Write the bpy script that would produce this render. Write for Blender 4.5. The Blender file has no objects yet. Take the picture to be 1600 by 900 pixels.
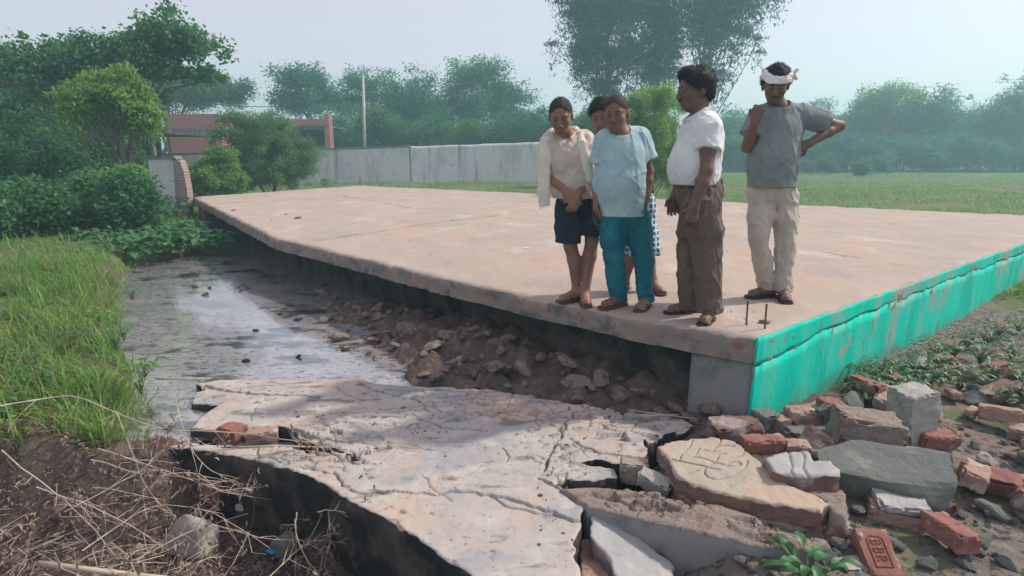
import bpy, math, random
import numpy as np
from mathutils import Vector, Matrix
random.seed(7); rng = np.random.default_rng(7)
R = math.radians
# ------------------------------------------------------------------ camera, sky, sun, exposure
scene = bpy.context.scene
col = scene.collection
CAMZ, FPX = 1.07, 900.0
PITCH = math.atan(205 / FPX)
cd = bpy.data.cameras.new("camera"); cam = bpy.data.objects.new("camera", cd); col.objects.link(cam)
cam.location = (0, 0, CAMZ); cam.rotation_euler = (R(90) - PITCH, 0, 0)
cd.sensor_width = 36; cd.lens = 36 * FPX / 1600; cd.clip_start = 0.05; cd.clip_end = 3000
scene.camera = cam
SUN_AZ, SUN_EL = R(75), R(45)           # clockwise from +Y
world = bpy.data.worlds.new("World"); scene.world = world; world.use_nodes = True
nt = world.node_tree; bg = nt.nodes["Background"]
sky = nt.nodes.new("ShaderNodeTexSky"); sky.sky_type = 'NISHITA'; sky.sun_disc = False
sky.sun_elevation = SUN_EL; sky.sun_rotation = SUN_AZ
sky.air_density = 1.1; sky.dust_density = 1.8; sky.ozone_density = 1.2
hz = nt.nodes.new("ShaderNodeMix"); hz.data_type = 'RGBA'; hz.inputs[0].default_value = .68; hz.inputs[7].default_value = (2.75, 2.1, 2.1, 1)   # milky, humid sky
nt.links.new(sky.outputs[0], hz.inputs[6]); nt.links.new(hz.outputs[2], bg.inputs[0]); bg.inputs[1].default_value = 0.15
sl = bpy.data.lights.new("sun", 'SUN'); sun = bpy.data.objects.new("sun", sl); col.objects.link(sun)
sl.energy = 2.15; sl.angle = R(2.5); sl.color = (1.0, 0.90, 0.77)
sd = Vector((math.sin(SUN_AZ) * math.cos(SUN_EL), math.cos(SUN_AZ) * math.cos(SUN_EL), math.sin(SUN_EL)))
sun.rotation_euler = sd.to_track_quat('Z', 'Y').to_euler(); sun.location = sd * 60
scene.view_settings.view_transform = 'Standard'; scene.view_settings.look = 'None'
scene.view_settings.gamma = 1; scene.view_settings.use_curve_mapping = False
scene.view_settings.exposure = 0.97
scene.render.engine = 'CYCLES'
cy = scene.cycles
cy.max_bounces = 6; cy.diffuse_bounces = 3; cy.glossy_bounces = 2; cy.transmission_bounces = 3
cy.volume_bounces = 1; cy.transparent_max_bounces = 6; cy.use_denoising = True
HAZE = 0.0046
# ------------------------------------------------------------------ projection helpers
cp, sp = math.cos(PITCH), math.sin(PITCH)
def ray(u, v):
    a = (u - 800) / FPX; b = (450 - v) / FPX
    return np.array((a, cp + b * sp, -sp + b * cp))
def A(u, v, Y):
    d = ray(u, v); return np.array((0, 0, CAMZ)) + d * (Y / d[1])
def P(u, v, z=0.0):
    """point of the photograph lying on the height z (number or function of x, y)"""
    d = ray(u, v)
    if not callable(z): return np.array((0, 0, CAMZ)) + d * ((z - CAMZ) / d[2])
    zz = -0.5
    for _ in range(25):
        p = np.array((0, 0, CAMZ)) + d * ((zz - CAMZ) / d[2])
        zz = 0.5 * zz + 0.5 * float(z(p[0], p[1]))
    return p
# ------------------------------------------------------------------ noise
def _h(i, j, k, s):
    n = (i * 374761393 + j * 668265263 + k * 2147483647 + s * 974634777) & 0xffffffff
    n = ((n ^ (n >> 13)) * 1274126177) & 0xffffffff
    n = (n ^ (n >> 16)) & 0xffffffff
    return n / 4294967295.0 * 2 - 1
def vn(x, y, z=0.0, s=1.0, seed=0):
    x, y, z = np.broadcast_arrays(np.asarray(x, float) * s, np.asarray(y, float) * s, np.asarray(z, float) * s)
    xi, yi, zi = np.floor(x).astype(np.int64), np.floor(y).astype(np.int64), np.floor(z).astype(np.int64)
    fx, fy, fz = x - xi, y - yi, z - zi
    fx = fx * fx * (3 - 2 * fx); fy = fy * fy * (3 - 2 * fy); fz = fz * fz * (3 - 2 * fz)
    o = 0
    for a in (0, 1):
        for b in (0, 1):
            for c in (0, 1):
                w = (fx if a else 1 - fx) * (fy if b else 1 - fy) * (fz if c else 1 - fz)
                o = o + w * _h(xi + a, yi + b, zi + c, seed)
    return o
def fbm(x, y, z=0.0, s=1.0, seed=0, o=4):
    r = 0; a = 1
    for i in range(o):
        r = r + a * vn(x, y, z, s * 2 ** i, seed + i * 17); a *= .5
    return r
def sstep(a, b, x):
    t = np.clip((x - a) / (b - a), 0, 1); return t * t * (3 - 2 * t)
# ------------------------------------------------------------------ materials
MATS = {}
def M(name, base, layers=(), rough=.85, bump=(), spec=.25, isl=0.0, transl=0.0, coord='Object', extra=None):
    """principled material; layers = (color, scale, lo, hi, stretch, detail) noise masks mixed over the base"""
    m = bpy.data.materials.new(name); m.use_nodes = True; MATS[name] = m
    t = m.node_tree; N = t.nodes; Lk = t.links; b = N["Principled BSDF"]; out = N["Material Output"]
    tc = N.new("ShaderNodeTexCoord"); src = tc.outputs[coord]
    c = N.new("ShaderNodeRGB"); c.outputs[0].default_value = (*base, 1); cur = c.outputs[0]
    for i, l in enumerate(layers):
        color, sc, lo, hi = l[:4]; st = l[4] if len(l) > 4 and l[4] else (1, 1, 1); de = l[5] if len(l) > 5 else 6
        mp = N.new("ShaderNodeMapping"); Lk.new(src, mp.inputs[0]); mp.inputs['Scale'].default_value = st
        mp.inputs['Location'].default_value = (i * 3.7, i * 1.3, i * 2.1)
        n = N.new("ShaderNodeTexNoise"); n.inputs['Scale'].default_value = sc; n.inputs['Detail'].default_value = de
        n.inputs['Roughness'].default_value = .6
        Lk.new(mp.outputs[0], n.inputs[0])
        r = N.new("ShaderNodeMapRange"); r.interpolation_type = 'SMOOTHSTEP'
        r.inputs[1].default_value = lo; r.inputs[2].default_value = hi
        Lk.new(n.outputs[0], r.inputs[0])
        mx = N.new("ShaderNodeMix"); mx.data_type = 'RGBA'
        Lk.new(r.outputs[0], mx.inputs[0]); Lk.new(cur, mx.inputs[6]); mx.inputs[7].default_value = (*color, 1)
        cur = mx.outputs[2]
    if isl:
        g = N.new("ShaderNodeNewGeometry"); h = N.new("ShaderNodeHueSaturation")
        r = N.new("ShaderNodeMapRange"); r.inputs[3].default_value = 1 - isl; r.inputs[4].default_value = 1 + isl
        Lk.new(g.outputs['Random Per Island'], r.inputs[0]); Lk.new(r.outputs[0], h.inputs['Value'])
        r2 = N.new("ShaderNodeMapRange"); r2.inputs[3].default_value = .5 - isl * .09; r2.inputs[4].default_value = .5 + isl * .05
        m7 = N.new("ShaderNodeMath"); m7.operation = 'MULTIPLY'; m7.inputs[1].default_value = 7.31
        m8 = N.new("ShaderNodeMath"); m8.operation = 'FRACT'
        Lk.new(g.outputs['Random Per Island'], m7.inputs[0]); Lk.new(m7.outputs[0], m8.inputs[0]); Lk.new(m8.outputs[0], r2.inputs[0])
        Lk.new(r2.outputs[0], h.inputs['Hue']); Lk.new(cur, h.inputs['Color']); cur = h.outputs[0]
    if extra: cur = extra(N, Lk, tc, cur, b)
    Lk.new(cur, b.inputs['Base Color'])
    b.inputs['Roughness'].default_value = rough; b.inputs['Specular IOR Level'].default_value = spec
    if bump:
        prev = None
        for (sc, st, dist) in bump:
            n = N.new("ShaderNodeTexNoise"); n.inputs['Scale'].default_value = sc; n.inputs['Detail'].default_value = 8
            n.inputs['Roughness'].default_value = .65; Lk.new(src, n.inputs[0])
            bp = N.new("ShaderNodeBump"); bp.inputs['Strength'].default_value = st; bp.inputs['Distance'].default_value = dist
            Lk.new(n.outputs[0], bp.inputs['Height'])
            if prev: Lk.new(prev, bp.inputs['Normal'])
            prev = bp.outputs[0]
        Lk.new(prev, b.inputs['Normal'])
    if transl:
        tr = N.new("ShaderNodeBsdfTranslucent"); Lk.new(cur, tr.inputs[0]); ms = N.new("ShaderNodeMixShader")
        ms.inputs[0].default_value = transl; Lk.new(b.outputs[0], ms.inputs[1]); Lk.new(tr.outputs[0], ms.inputs[2])
        Lk.new(ms.outputs[0], out.inputs[0])
    return m
def brickmat(name, c1, c2, mortar, scale, rot=(0, 0, 0), layers=(), bw=.23, bh=.075, ms=.012):
    m = M(name, c1, layers)
    t = m.node_tree; N = t.nodes; Lk = t.links; b = N["Principled BSDF"]
    tc = N.new("ShaderNodeTexCoord"); mp = N.new("ShaderNodeMapping"); mp.inputs['Rotation'].default_value = rot
    Lk.new(tc.outputs['Object'], mp.inputs[0])
    br = N.new("ShaderNodeTexBrick"); Lk.new(mp.outputs[0], br.inputs[0])
    br.inputs['Color1'].default_value = (*c1, 1); br.inputs['Color2'].default_value = (*c2, 1); br.inputs['Mortar'].default_value = (*mortar, 1)
    br.inputs['Scale'].default_value = scale; br.inputs['Brick Width'].default_value = bw; br.inputs['Row Height'].default_value = bh
    br.inputs['Mortar Size'].default_value = ms
    n = N.new("ShaderNodeTexNoise"); n.inputs['Scale'].default_value = 3; n.inputs['Detail'].default_value = 8
    Lk.new(tc.outputs['Object'], n.inputs[0])
    r = N.new("ShaderNodeMapRange"); r.inputs[1].default_value = .45; r.inputs[2].default_value = .62; Lk.new(n.outputs[0], r.inputs[0])
    mx = N.new("ShaderNodeMix"); mx.data_type = 'RGBA'; Lk.new(r.outputs[0], mx.inputs[0]); Lk.new(br.outputs[0], mx.inputs[6])
    mx.inputs[7].default_value = (*mortar, 1)
    mu = N.new("ShaderNodeMath"); mu.operation = 'MULTIPLY'; mu.inputs[1].default_value = .55; Lk.new(r.outputs[0], mu.inputs[0]); Lk.new(mu.outputs[0], mx.inputs[0])
    Lk.new(mx.outputs[2], b.inputs['Base Color'])
    return m
def splash(N, Lk, tc, cur, b):
    """mud splashed and grown over the foot of the wall"""
    sx = N.new("ShaderNodeSeparateXYZ"); Lk.new(tc.outputs['Object'], sx.inputs[0])
    n = N.new("ShaderNodeTexNoise"); n.inputs['Scale'].default_value = 7; n.inputs['Detail'].default_value = 8; Lk.new(tc.outputs['Object'], n.inputs[0])
    a = N.new("ShaderNodeMath"); a.operation = 'MULTIPLY_ADD'; a.inputs[1].default_value = -.5; Lk.new(n.outputs[0], a.inputs[0]); Lk.new(sx.outputs['Z'], a.inputs[2])
    r = N.new("ShaderNodeMapRange"); r.inputs[1].default_value = .14; r.inputs[2].default_value = .0; r.inputs[3].default_value = 0; r.inputs[4].default_value = .7; Lk.new(a.outputs[0], r.inputs[0])
    m = N.new("ShaderNodeMix"); m.data_type = 'RGBA'; Lk.new(r.outputs[0], m.inputs[0]); Lk.new(cur, m.inputs[6]); m.inputs[7].default_value = (.16, .20, .15, 1)
    return m.outputs[2]
M('concrete_top', (.50, .46, .41), [((.60, .44, .33), 1.1, .46, .62), ((.36, .37, .38), 1.6, .50, .66), ((.62, .58, .52), 4, .5, .72), ((.25, .23, .21), 14, .60, .72), ((.2, .18, .16), 60, .66, .74)],
  rough=.9, bump=[(40, .35, .01), (6, .4, .03)])
M('deck_top', (.47, .385, .315), [((.54, .40, .30), .35, .45, .6), ((.38, .35, .32), .5, .52, .68, (1, 2.2, 1)), ((.56, .50, .44), 1.3, .52, .7, (1.6, .8, 1)), ((.33, .27, .22), 6, .6, .74), ((.20, .17, .15), 45, .66, .72)],
  rough=.92, bump=[(30, .3, .012), (3, .35, .04)])
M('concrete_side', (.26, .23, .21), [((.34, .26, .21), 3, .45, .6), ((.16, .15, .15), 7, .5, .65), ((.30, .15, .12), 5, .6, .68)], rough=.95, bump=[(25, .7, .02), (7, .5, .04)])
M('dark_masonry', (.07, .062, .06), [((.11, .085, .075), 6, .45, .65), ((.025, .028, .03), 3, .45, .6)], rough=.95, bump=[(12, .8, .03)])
M('plaster_grey', (.25, .25, .245), [((.15, .155, .155), 3, .45, .6), ((.26, .25, .23), 9, .5, .7)], rough=.9, bump=[(30, .4, .008), (5, .3, .02)])
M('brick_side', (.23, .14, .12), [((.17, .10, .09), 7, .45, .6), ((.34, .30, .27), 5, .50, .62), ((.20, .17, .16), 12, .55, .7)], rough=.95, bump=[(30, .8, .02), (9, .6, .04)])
M('brick_red', (.27, .125, .105), [((.21, .10, .085), 14, .4, .6), ((.40, .27, .21), 9, .52, .72), ((.45, .40, .35), 30, .6, .75)], rough=.92, bump=[(60, .6, .008), (12, .4, .015)])
M('brick_dusty', (.33, .22, .185), [((.25, .135, .11), 10, .5, .65), ((.46, .40, .35), 8, .48, .66)], rough=.95, bump=[(60, .6, .008), (12, .5, .015)])
M('mortar_rough', (.36, .30, .26), [((.28, .19, .16), 12, .52, .66), ((.30, .27, .25), 22, .55, .68), ((.44, .40, .37), 30, .55, .7)], rough=.95, bump=[(45, 1, .03), (14, .8, .04)])
M('soil', (.12, .09, .08), [((.18, .135, .115), 5, .45, .62), ((.09, .07, .06), 9, .5, .66), ((.23, .185, .155), 16, .58, .7)], rough=1, bump=[(20, 1, .03), (70, .7, .01)])
M('soil_lump', (.30, .23, .20), [((.38, .30, .265), 1.2, .45, .62), ((.16, .115, .10), 2.5, .52, .66)], rough=1, bump=[(3, .5, .15), (12, .3, .05)])
M('stone_grey', (.15, .165, .155), [((.24, .235, .215), 5, .5, .65), ((.15, .15, .15), 11, .55, .68)], rough=.95, bump=[(25, .7, .02), (80, .5, .006)])
M('stone_pale', (.36, .345, .32), [((.27, .26, .245), 6, .48, .66), ((.42, .41, .39), 15, .5, .7)], rough=.9, bump=[(25, .5, .012), (80, .4, .006)])
M('rubble_gravel', (.20, .18, .16), [((.28, .25, .22), 12, .5, .62), ((.06, .06, .06), 20, .5, .6), ((.27, .19, .15), 3, .52, .64), ((.14, .17, .08), 1.5, .56, .64)], rough=1, bump=[(9, 1, .05), (50, .8, .02)])
M('field', (.12, .18, .06), [((.18, .21, .085), .25, .45, .6), ((.085, .14, .05), 1.2, .5, .66), ((.15, .13, .075), .9, .6, .7), ((.05, .07, .02), 14, .5, .62)], rough=1, bump=[(8, 1, .1)])
M('bark', (.16, .13, .11), [((.24, .21, .19), 5, .5, .65, (1, 1, .2))], rough=.95, bump=[(15, .6, .03)])
M('bark_pale', (.20, .18, .165), [((.13, .11, .10), 3, .5, .6, (1, 1, .15))], rough=.9)
M('twig', (.46, .40, .34), [((.32, .26, .22), 12, .45, .6)], rough=.9)
M('dry_leaf', (.20, .15, .12), [((.32, .25, .20), 9, .5, .6)], rough=.9, isl=.4, transl=.2)
M('green_paint', (.0, .62, .46), [((.005, .50, .38), 1.4, .45, .6, (2, 2, .5)), ((.06, .58, .46), 2.2, .48, .62, (2, 2, .4)), ((.22, .46, .38), 1.5, .54, .66, (2, 2, .45)), ((.28, .42, .36), 1.0, .57, .70), ((.16, .30, .26), 9, .60, .68, (1, 1, .4)), ((.33, .38, .34), 3.2, .64, .655), ((.30, .30, .27), 11, .66, .675), ((.17, .15, .13), 26, .66, .70)], rough=.85, bump=[(25, .35, .008), (90, .3, .003)], extra=splash, spec=.1)
M('old_plaster', (.60, .58, .575), [((.48, .47, .47), .9, .47, .6, (1.2, 1.2, .4)), ((.58, .57, .56), 1.5, .5, .66, (2, 2, .2)), ((.28, .28, .27), 1.8, .57, .70, (1.2, 1.2, .16)), ((.36, .35, .34), 5, .6, .7)], rough=.92, bump=[(10, .3, .02)],
  extra=None)
# ------------------------------------------------------------------ mesh helpers
def link(o, parent=None):
    col.objects.link(o)
    if parent is not None: o.parent = parent
    return o
def tag(o, label=None, cat=None, group=None, kind=None):
    if label: o['label'] = label
    if cat: o['category'] = cat
    if group: o['group'] = group
    if kind: o['kind'] = kind
    return o
def empty(name, loc, label=None, cat=None, group=None):
    o = bpy.data.objects.new(name, None); o.empty_display_size = .1
    col.objects.link(o); o.location = tuple(loc); return tag(o, label, cat, group)
def mk(name, V, F, mats, parent=None, origin=None, smooth=False, mi=None):
    """V (n,3); F array (m,3|4) or list; world coordinates; origin = object location (else parent's)"""
    V = np.asarray(V, float).reshape(-1, 3)
    if parent is not None: org = np.array(parent.location)
    elif origin is None: org = np.array(((V[:, 0].min() + V[:, 0].max()) / 2, (V[:, 1].min() + V[:, 1].max()) / 2, V[:, 2].min()))
    else: org = np.array(origin, float)
    if parent is not None and parent.parent is not None: org = org + np.array(parent.parent.location)
    me = bpy.data.meshes.new(name)
    W = V - org
    if isinstance(F, np.ndarray):
        m, k = F.shape
        me.vertices.add(len(W)); me.vertices.foreach_set("co", W.astype(np.float32).ravel())
        me.loops.add(m * k); me.loops.foreach_set("vertex_index", F.astype(np.int32).ravel())
        me.polygons.add(m); me.polygons.foreach_set("loop_start", np.arange(0, m * k, k, dtype=np.int32))
        me.update(calc_edges=True); me.validate()
    else:
        me.from_pydata(W.tolist(), [], F); me.update()
    if isinstance(mats, str): mats = [mats]
    for q in mats: me.materials.append(MATS[q])
    if mi is not None and len(mi) == len(me.polygons): me.polygons.foreach_set("material_index", np.asarray(mi, dtype=np.int32))
    if smooth: me.polygons.foreach_set("use_smooth", np.ones(len(me.polygons), dtype=bool))
    me.update()
    o = bpy.data.objects.new(name, me)
    if parent is None: o.location = tuple(org)
    return link(o, parent)
def tube(pts, rad, n=6):
    pts = np.asarray(pts, float); k = len(pts); rad = np.broadcast_to(np.asarray(rad, float), (k,))
    d = np.gradient(pts, axis=0); d /= np.linalg.norm(d, axis=1)[:, None] + 1e-9
    ref = np.array((.31, .2, .93)) if abs(d[0][2]) < .8 else np.array((1., .1, .0))
    a = np.cross(d, ref); a /= np.linalg.norm(a, axis=1)[:, None] + 1e-9; b = np.cross(d, a)
    th = np.arange(n) * 2 * math.pi / n
    V = pts[:, None] + rad[:, None, None] * (np.cos(th)[None, :, None] * a[:, None] + np.sin(th)[None, :, None] * b[:, None])
    V = V.reshape(-1, 3); F = []
    for i in range(k - 1):
        for j in range(n):
            F.append((i * n + j, i * n + (j + 1) % n, (i + 1) * n + (j + 1) % n, (i + 1) * n + j))
    V = np.vstack([V, pts[0], pts[-1]]); c0 = k * n
    for j in range(n):
        F.append((c0, (j + 1) % n, j)); F.append((c0 + 1, (k - 1) * n + j, (k - 1) * n + (j + 1) % n))
    return V, F
class Acc:
    def __init__(s): s.V = []; s.F = []; s.n = 0
    def add(s, VF):
        V, F = VF; s.V.append(np.asarray(V, float)); s.F += [tuple(int(q) + s.n for q in f) for f in F]; s.n += len(V); return s
    def out(s): return np.vstack(s.V), s.F
def rotm(yaw=0, pitch=0, roll=0):
    return np.array(Matrix.Rotation(R(yaw), 3, 'Z') @ Matrix.Rotation(R(pitch), 3, 'X') @ Matrix.Rotation(R(roll), 3, 'Y'))
def blockmesh(l, w, h, seed=0, rough=.006, n=14, chip=.02):
    """a block with slightly worn, chipped and uneven faces; base at z = 0"""
    hh = 1.0; nz = max(3, int(n * h / max(l, w)) + 1); nx = n; ny = max(4, int(n * w / l) + 1)
    ax = [np.linspace(-1, 1, nx + 1), np.linspace(-1, 1, ny + 1), np.linspace(-1, 1, nz + 1)]
    idx = {}; V = []; F = []
    def vid(i, j, k):
        key = (i, j, k)
        if key not in idx: idx[key] = len(V); V.append((ax[0][i], ax[1][j], ax[2][k]))
        return idx[key]
    for k, s in ((0, 0), (nz, 1)):
        for i in range(nx):
            for j in range(ny):
                q = [vid(i, j, k), vid(i + 1, j, k), vid(i + 1, j + 1, k), vid(i, j + 1, k)]; F.append(q if s else q[::-1])
    for j, s in ((0, 1), (ny, 0)):
        for i in range(nx):
            for k in range(nz):
                q = [vid(i, j, k), vid(i + 1, j, k), vid(i + 1, j, k + 1), vid(i, j, k + 1)]; F.append(q if s else q[::-1])
    for i, s in ((0, 0), (nx, 1)):
        for j in range(ny):
            for k in range(nz):
                q = [vid(i, j, k), vid(i, j + 1, k), vid(i, j + 1, k + 1), vid(i, j, k + 1)]; F.append(q if s else q[::-1])
    V = np.array(V); on = (np.abs(V) > .999).sum(1)
    S = V * np.array((l / 2, w / 2, h / 2))
    cut = np.where(on >= 2, np.clip(np.abs(fbm(S[:, 0], S[:, 1], S[:, 2], 18, seed, 3)) * 1.5 - .25, 0, 1) * chip * 1.6 + .12 * chip, 0) * np.where(on == 3, 1.5, 1)
    S = S - V / np.maximum(np.linalg.norm(V, axis=1), 1e-6)[:, None] * cut[:, None]
    for a in range(3): S[:, a] += fbm(S[:, 0] + a * 9, S[:, 1], S[:, 2], 16, seed + a, 3) * rough + fbm(S[:, 0] + a * 5, S[:, 1], S[:, 2], 60, seed + a + 9, 2) * min(rough, .004) * .6
    S[:, 2] += h / 2
    return S, [tuple(f) for f in F]
def rockmesh(r, seed=0, cuts=9, sub=3, sq=(1, 1, .7), rough=.05):
    import bmesh
    bm = bmesh.new(); bmesh.ops.create_icosphere(bm, subdivisions=sub, radius=1)
    V = np.array([v.co[:] for v in bm.verts]); F = [tuple(v.index for v in f.verts) for f in bm.faces]; bm.free()
    g = np.random.default_rng(seed)
    for _ in range(cuts):
        n = g.normal(size=3); n /= np.linalg.norm(n); d = g.uniform(.5, .85)
        e = V @ n - d; V = V - np.where(e > 0, e, 0)[:, None] * n * .97
    V = V * (1 + fbm(V[:, 0], V[:, 1], V[:, 2], 2.2, seed, 4) * rough)[:, None]
    V = V * np.array(sq) * r
    return V, F
def place(VF, loc, rot=None):
    V, F = VF
    if rot is not None: V = V @ rot.T
    return V + np.asarray(loc), F
# polygon signed distance + nearest point
def polysdf(x, y, poly):
    p = np.stack([x.ravel(), y.ravel()], 1); n = len(poly)
    best = np.full(len(p), 1e9); near = np.zeros_like(p); ins = np.zeros(len(p), bool)
    for i in range(n):
        a = poly[i]; b = poly[(i + 1) % n]; ab = b - a
        t = np.clip(((p - a) @ ab) / (ab @ ab + 1e-12), 0, 1); q = a + t[:, None] * ab
        d = ((p - q) ** 2).sum(1); m = d < best; best[m] = d[m]; near[m] = q[m]
        c = ((a[1] > p[:, 1]) != (b[1] > p[:, 1]))
        if c.any():
            xx = (b[0] - a[0]) * (p[:, 1] - a[1]) / (b[1] - a[1] + 1e-15) + a[0]; ins ^= c & (p[:, 0] < xx)
    d = np.sqrt(best); d[ins] *= -1
    return d.reshape(x.shape), near.reshape(x.shape + (2,))
def linedist(x, y, pl):
    best = np.full(x.shape, 1e9); par = np.zeros(x.shape)
    for i in range(len(pl) - 1):
        a, b = pl[i], pl[i + 1]; ab = b - a
        t = np.clip(((x - a[0]) * ab[0] + (y - a[1]) * ab[1]) / (ab @ ab + 1e-12), 0, 1)
        d = np.hypot(x - a[0] - t * ab[0], y - a[1] - t * ab[1]); m = d < best
        best[m] = d[m]; par[m] = ((i + t) / (len(pl) - 1))[m]
    return best, par
def jag(poly, step, amp, g):
    out = []; sl_ = 0.; sq_ = float(g.uniform(0, 99)); step = step * .5
    for i in range(len(poly)):
        a = np.asarray(poly[i], float)[:2]; b = np.asarray(poly[(i + 1) % len(poly)], float)[:2]
        L = np.linalg.norm(b - a); k = max(1, int(L / step)); nrm = np.array((-(b - a)[1], (b - a)[0])) / (L + 1e-9)
        for j in range(k):
            o = 0 if j == 0 else float(np.clip(fbm(sl_ + L * j / k, sq_, 0, .45 / step, 3, 4) * 1.6, -1.3, 1.3)) * amp
            out.append(a + (b - a) * (j / k) + nrm * o)
        sl_ += L
    return np.array(out)
def plate(name, poly, zf, thick, res, mats, parent=None, seed=0, cracks=(), zones=(), jamp=.012, jstep=.05, und=.004, chip=.012, rot=None, sidemi=None, side_rough=.012, lvl=5, bottom=True, origin=None, topfn=None, edgew=.014):
    """broken slab: poly = outline (world xy), zf = top height; real cracks carved into the top"""
    g = np.random.default_rng(seed)
    pj = jag(poly, jstep, jamp, g) if jamp else np.asarray(poly, float)
    lo = pj.min(0) - res; hi = pj.max(0) + res
    xs = np.arange(lo[0], hi[0] + res, res); ys = np.arange(lo[1], hi[1] + res, res)
    X, Y = np.meshgrid(xs, ys, indexing='ij')
    sd_, near = polysdf(X, Y, pj)
    cx = (sd_[:-1, :-1] + sd_[1:, :-1] + sd_[:-1, 1:] + sd_[1:, 1:]) / 4
    K = cx < 0
    used = np.zeros(X.shape, int)
    for a in (0, 1):
        for b in (0, 1): used[a:X.shape[0] - 1 + a, b:X.shape[1] - 1 + b] += K
    bnd = (used > 0) & (used < 4)
    X = np.where(bnd, near[..., 0], X); Y = np.where(bnd, near[..., 1], Y)
    Z = zf(X, Y) + fbm(X, Y, 0, 2.5, seed + 3, 3) * und + fbm(X, Y, 0, 25, seed + 5, 2) * und * .3
    edge = np.clip(1 - np.where(bnd, 0, np.maximum(-sd_, 0)) / edgew, 0, 1)
    Z -= edge ** 2 * chip * (.5 + 1.2 * np.abs(fbm(X, Y, 0, 14, seed + 9, 2)))
    for zn in zones:                     # (centre, radii, angle, n cells, amount)
        c, rr, ang, n, amt = zn
        dx, dy = X - c[0], Y - c[1]; ca, sa = math.cos(ang), math.sin(ang)
        e = np.hypot((dx * ca + dy * sa) / rr[0], (-dx * sa + dy * ca) / rr[1]) + fbm(X, Y, 0, 3, seed + 40, 2) * .18
        w = 1 - sstep(.75, 1.0, e); m = w > 0
        if not m.any(): continue
        s = g.uniform(-1, 1, (n, 2)) * np.array(rr); s = np.stack([c[0] + s[:, 0] * ca - s[:, 1] * sa, c[1] + s[:, 0] * sa + s[:, 1] * ca], 1)
        px = X[m] + fbm(X[m], Y[m], 0, 9, seed + 50, 3) * .03; py = Y[m] + fbm(X[m], Y[m], 0, 9, seed + 60, 3) * .03
        # stretch cells along the zone
        u = (px - c[0]) * ca + (py - c[1]) * sa; v = (-(px - c[0]) * sa + (py - c[1]) * ca) * 2.2
        su = (s[:, 0] - c[0]) * ca + (s[:, 1] - c[1]) * sa; sv = (-(s[:, 0] - c[0]) * sa + (s[:, 1] - c[1]) * ca) * 2.2
        D = np.hypot(u[:, None] - su, v[:, None] - sv); o = np.argpartition(D, 1, axis=1)[:, :2]
        d = np.sort(np.take_along_axis(D, o, 1), 1); i1 = D.argmin(1)
        cw = g.uniform(.0005, .0045, n)[i1]
        offs = g.normal(size=n) * amt; tl = g.normal(size=(n, 2)) * amt * 1.2
        z = offs[i1] + tl[i1, 0] * (px - s[i1, 0]) + tl[i1, 1] * (py - s[i1, 1])
        z -= np.where((d[:, 1] - d[:, 0]) < cw * 2, .022, 0)
        holes = (g.uniform(size=n) < .07)[i1]; z -= holes * .012
        Z[m] += z * w[m]
    for pl, w0, w1, dep in cracks:
        q = np.array([p[:2] for p in pl]); q2 = [q[0]]
        for i in range(len(q) - 1):
            L = np.linalg.norm(q[i + 1] - q[i]); k = max(1, int(L / .035))
            for j in range(1, k + 1):
                o = 0 if j == k else g.normal() * .008
                dv = (q[i + 1] - q[i]) / (L + 1e-9); q2.append(q[i] + (q[i + 1] - q[i]) * j / k + np.array((-dv[1], dv[0])) * o)
        q2 = np.array(q2)
        bx = (X > q2[:, 0].min() - .1) & (X < q2[:, 0].max() + .1) & (Y > q2[:, 1].min() - .1) & (Y < q2[:, 1].max() + .1)
        d, t = linedist(X[bx], Y[bx], q2); w = w0 + (w1 - w0) * t + np.abs(vn(X[bx], Y[bx], 0, 30, seed)) * .003
        Z[bx] -= dep * (1 - sstep(w * .5, w * .5 + res * .75, d))
    if topfn is not None: Z = Z + topfn(X, Y)
    ids = -np.ones(X.shape, int); ui = used > 0; ids[ui] = np.arange(ui.sum())
    nt_ = int(ui.sum()); Vt = np.stack([X[ui], Y[ui], Z[ui]], 1)
    ii, jj = np.nonzero(K)
    Ft = np.stack([ids[ii, jj], ids[ii + 1, jj], ids[ii + 1, jj + 1], ids[ii, jj + 1]], 1)
    # boundary edges
    Kp = np.pad(K, 1); E = []
    for (di, dj, a, b) in ((0, -1, (0, 0), (1, 0)), (1, 0, (1, 0), (1, 1)), (0, 1, (1, 1), (0, 1)), (-1, 0, (0, 1), (0, 0))):
        nb = Kp[1 + di:Kp.shape[0] - 1 + di, 1 + dj:Kp.shape[1] - 1 + dj]
        i, j = np.nonzero(K & ~nb); E.append(np.stack([ids[i + a[0], j + a[1]], ids[i + b[0], j + b[1]]], 1))
    E = np.vstack(E)
    bi = np.unique(E); loc = -np.ones(nt_, int); loc[bi] = np.arange(len(bi)); nb_ = len(bi)
    nrm = np.zeros((nt_, 2)); dv = Vt[E[:, 1], :2] - Vt[E[:, 0], :2]; on = np.stack([dv[:, 1], -dv[:, 0]], 1)
    np.add.at(nrm, E[:, 0], on); np.add.at(nrm, E[:, 1], on); nb2 = nrm[bi]; nb2 /= np.linalg.norm(nb2, axis=1)[:, None] + 1e-9
    th = thick(Vt[bi, 0], Vt[bi, 1]) if callable(thick) else np.full(nb_, thick)
    Vs = [Vt]; 
    zt = zf(Vt[bi, 0], Vt[bi, 1])
    for l in range(1, lvl + 1):
        f = l / lvl; q = Vt[bi].copy(); q[:, 2] = Vt[bi, 2] * (1 - f) + (zt - th) * f
        push = fbm(q[:, 0], q[:, 1], q[:, 2] * 1.7, 11, seed + 70, 3) * side_rough
        q[:, :2] += nb2 * push[:, None]; Vs.append(q)
    Fs = []
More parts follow.
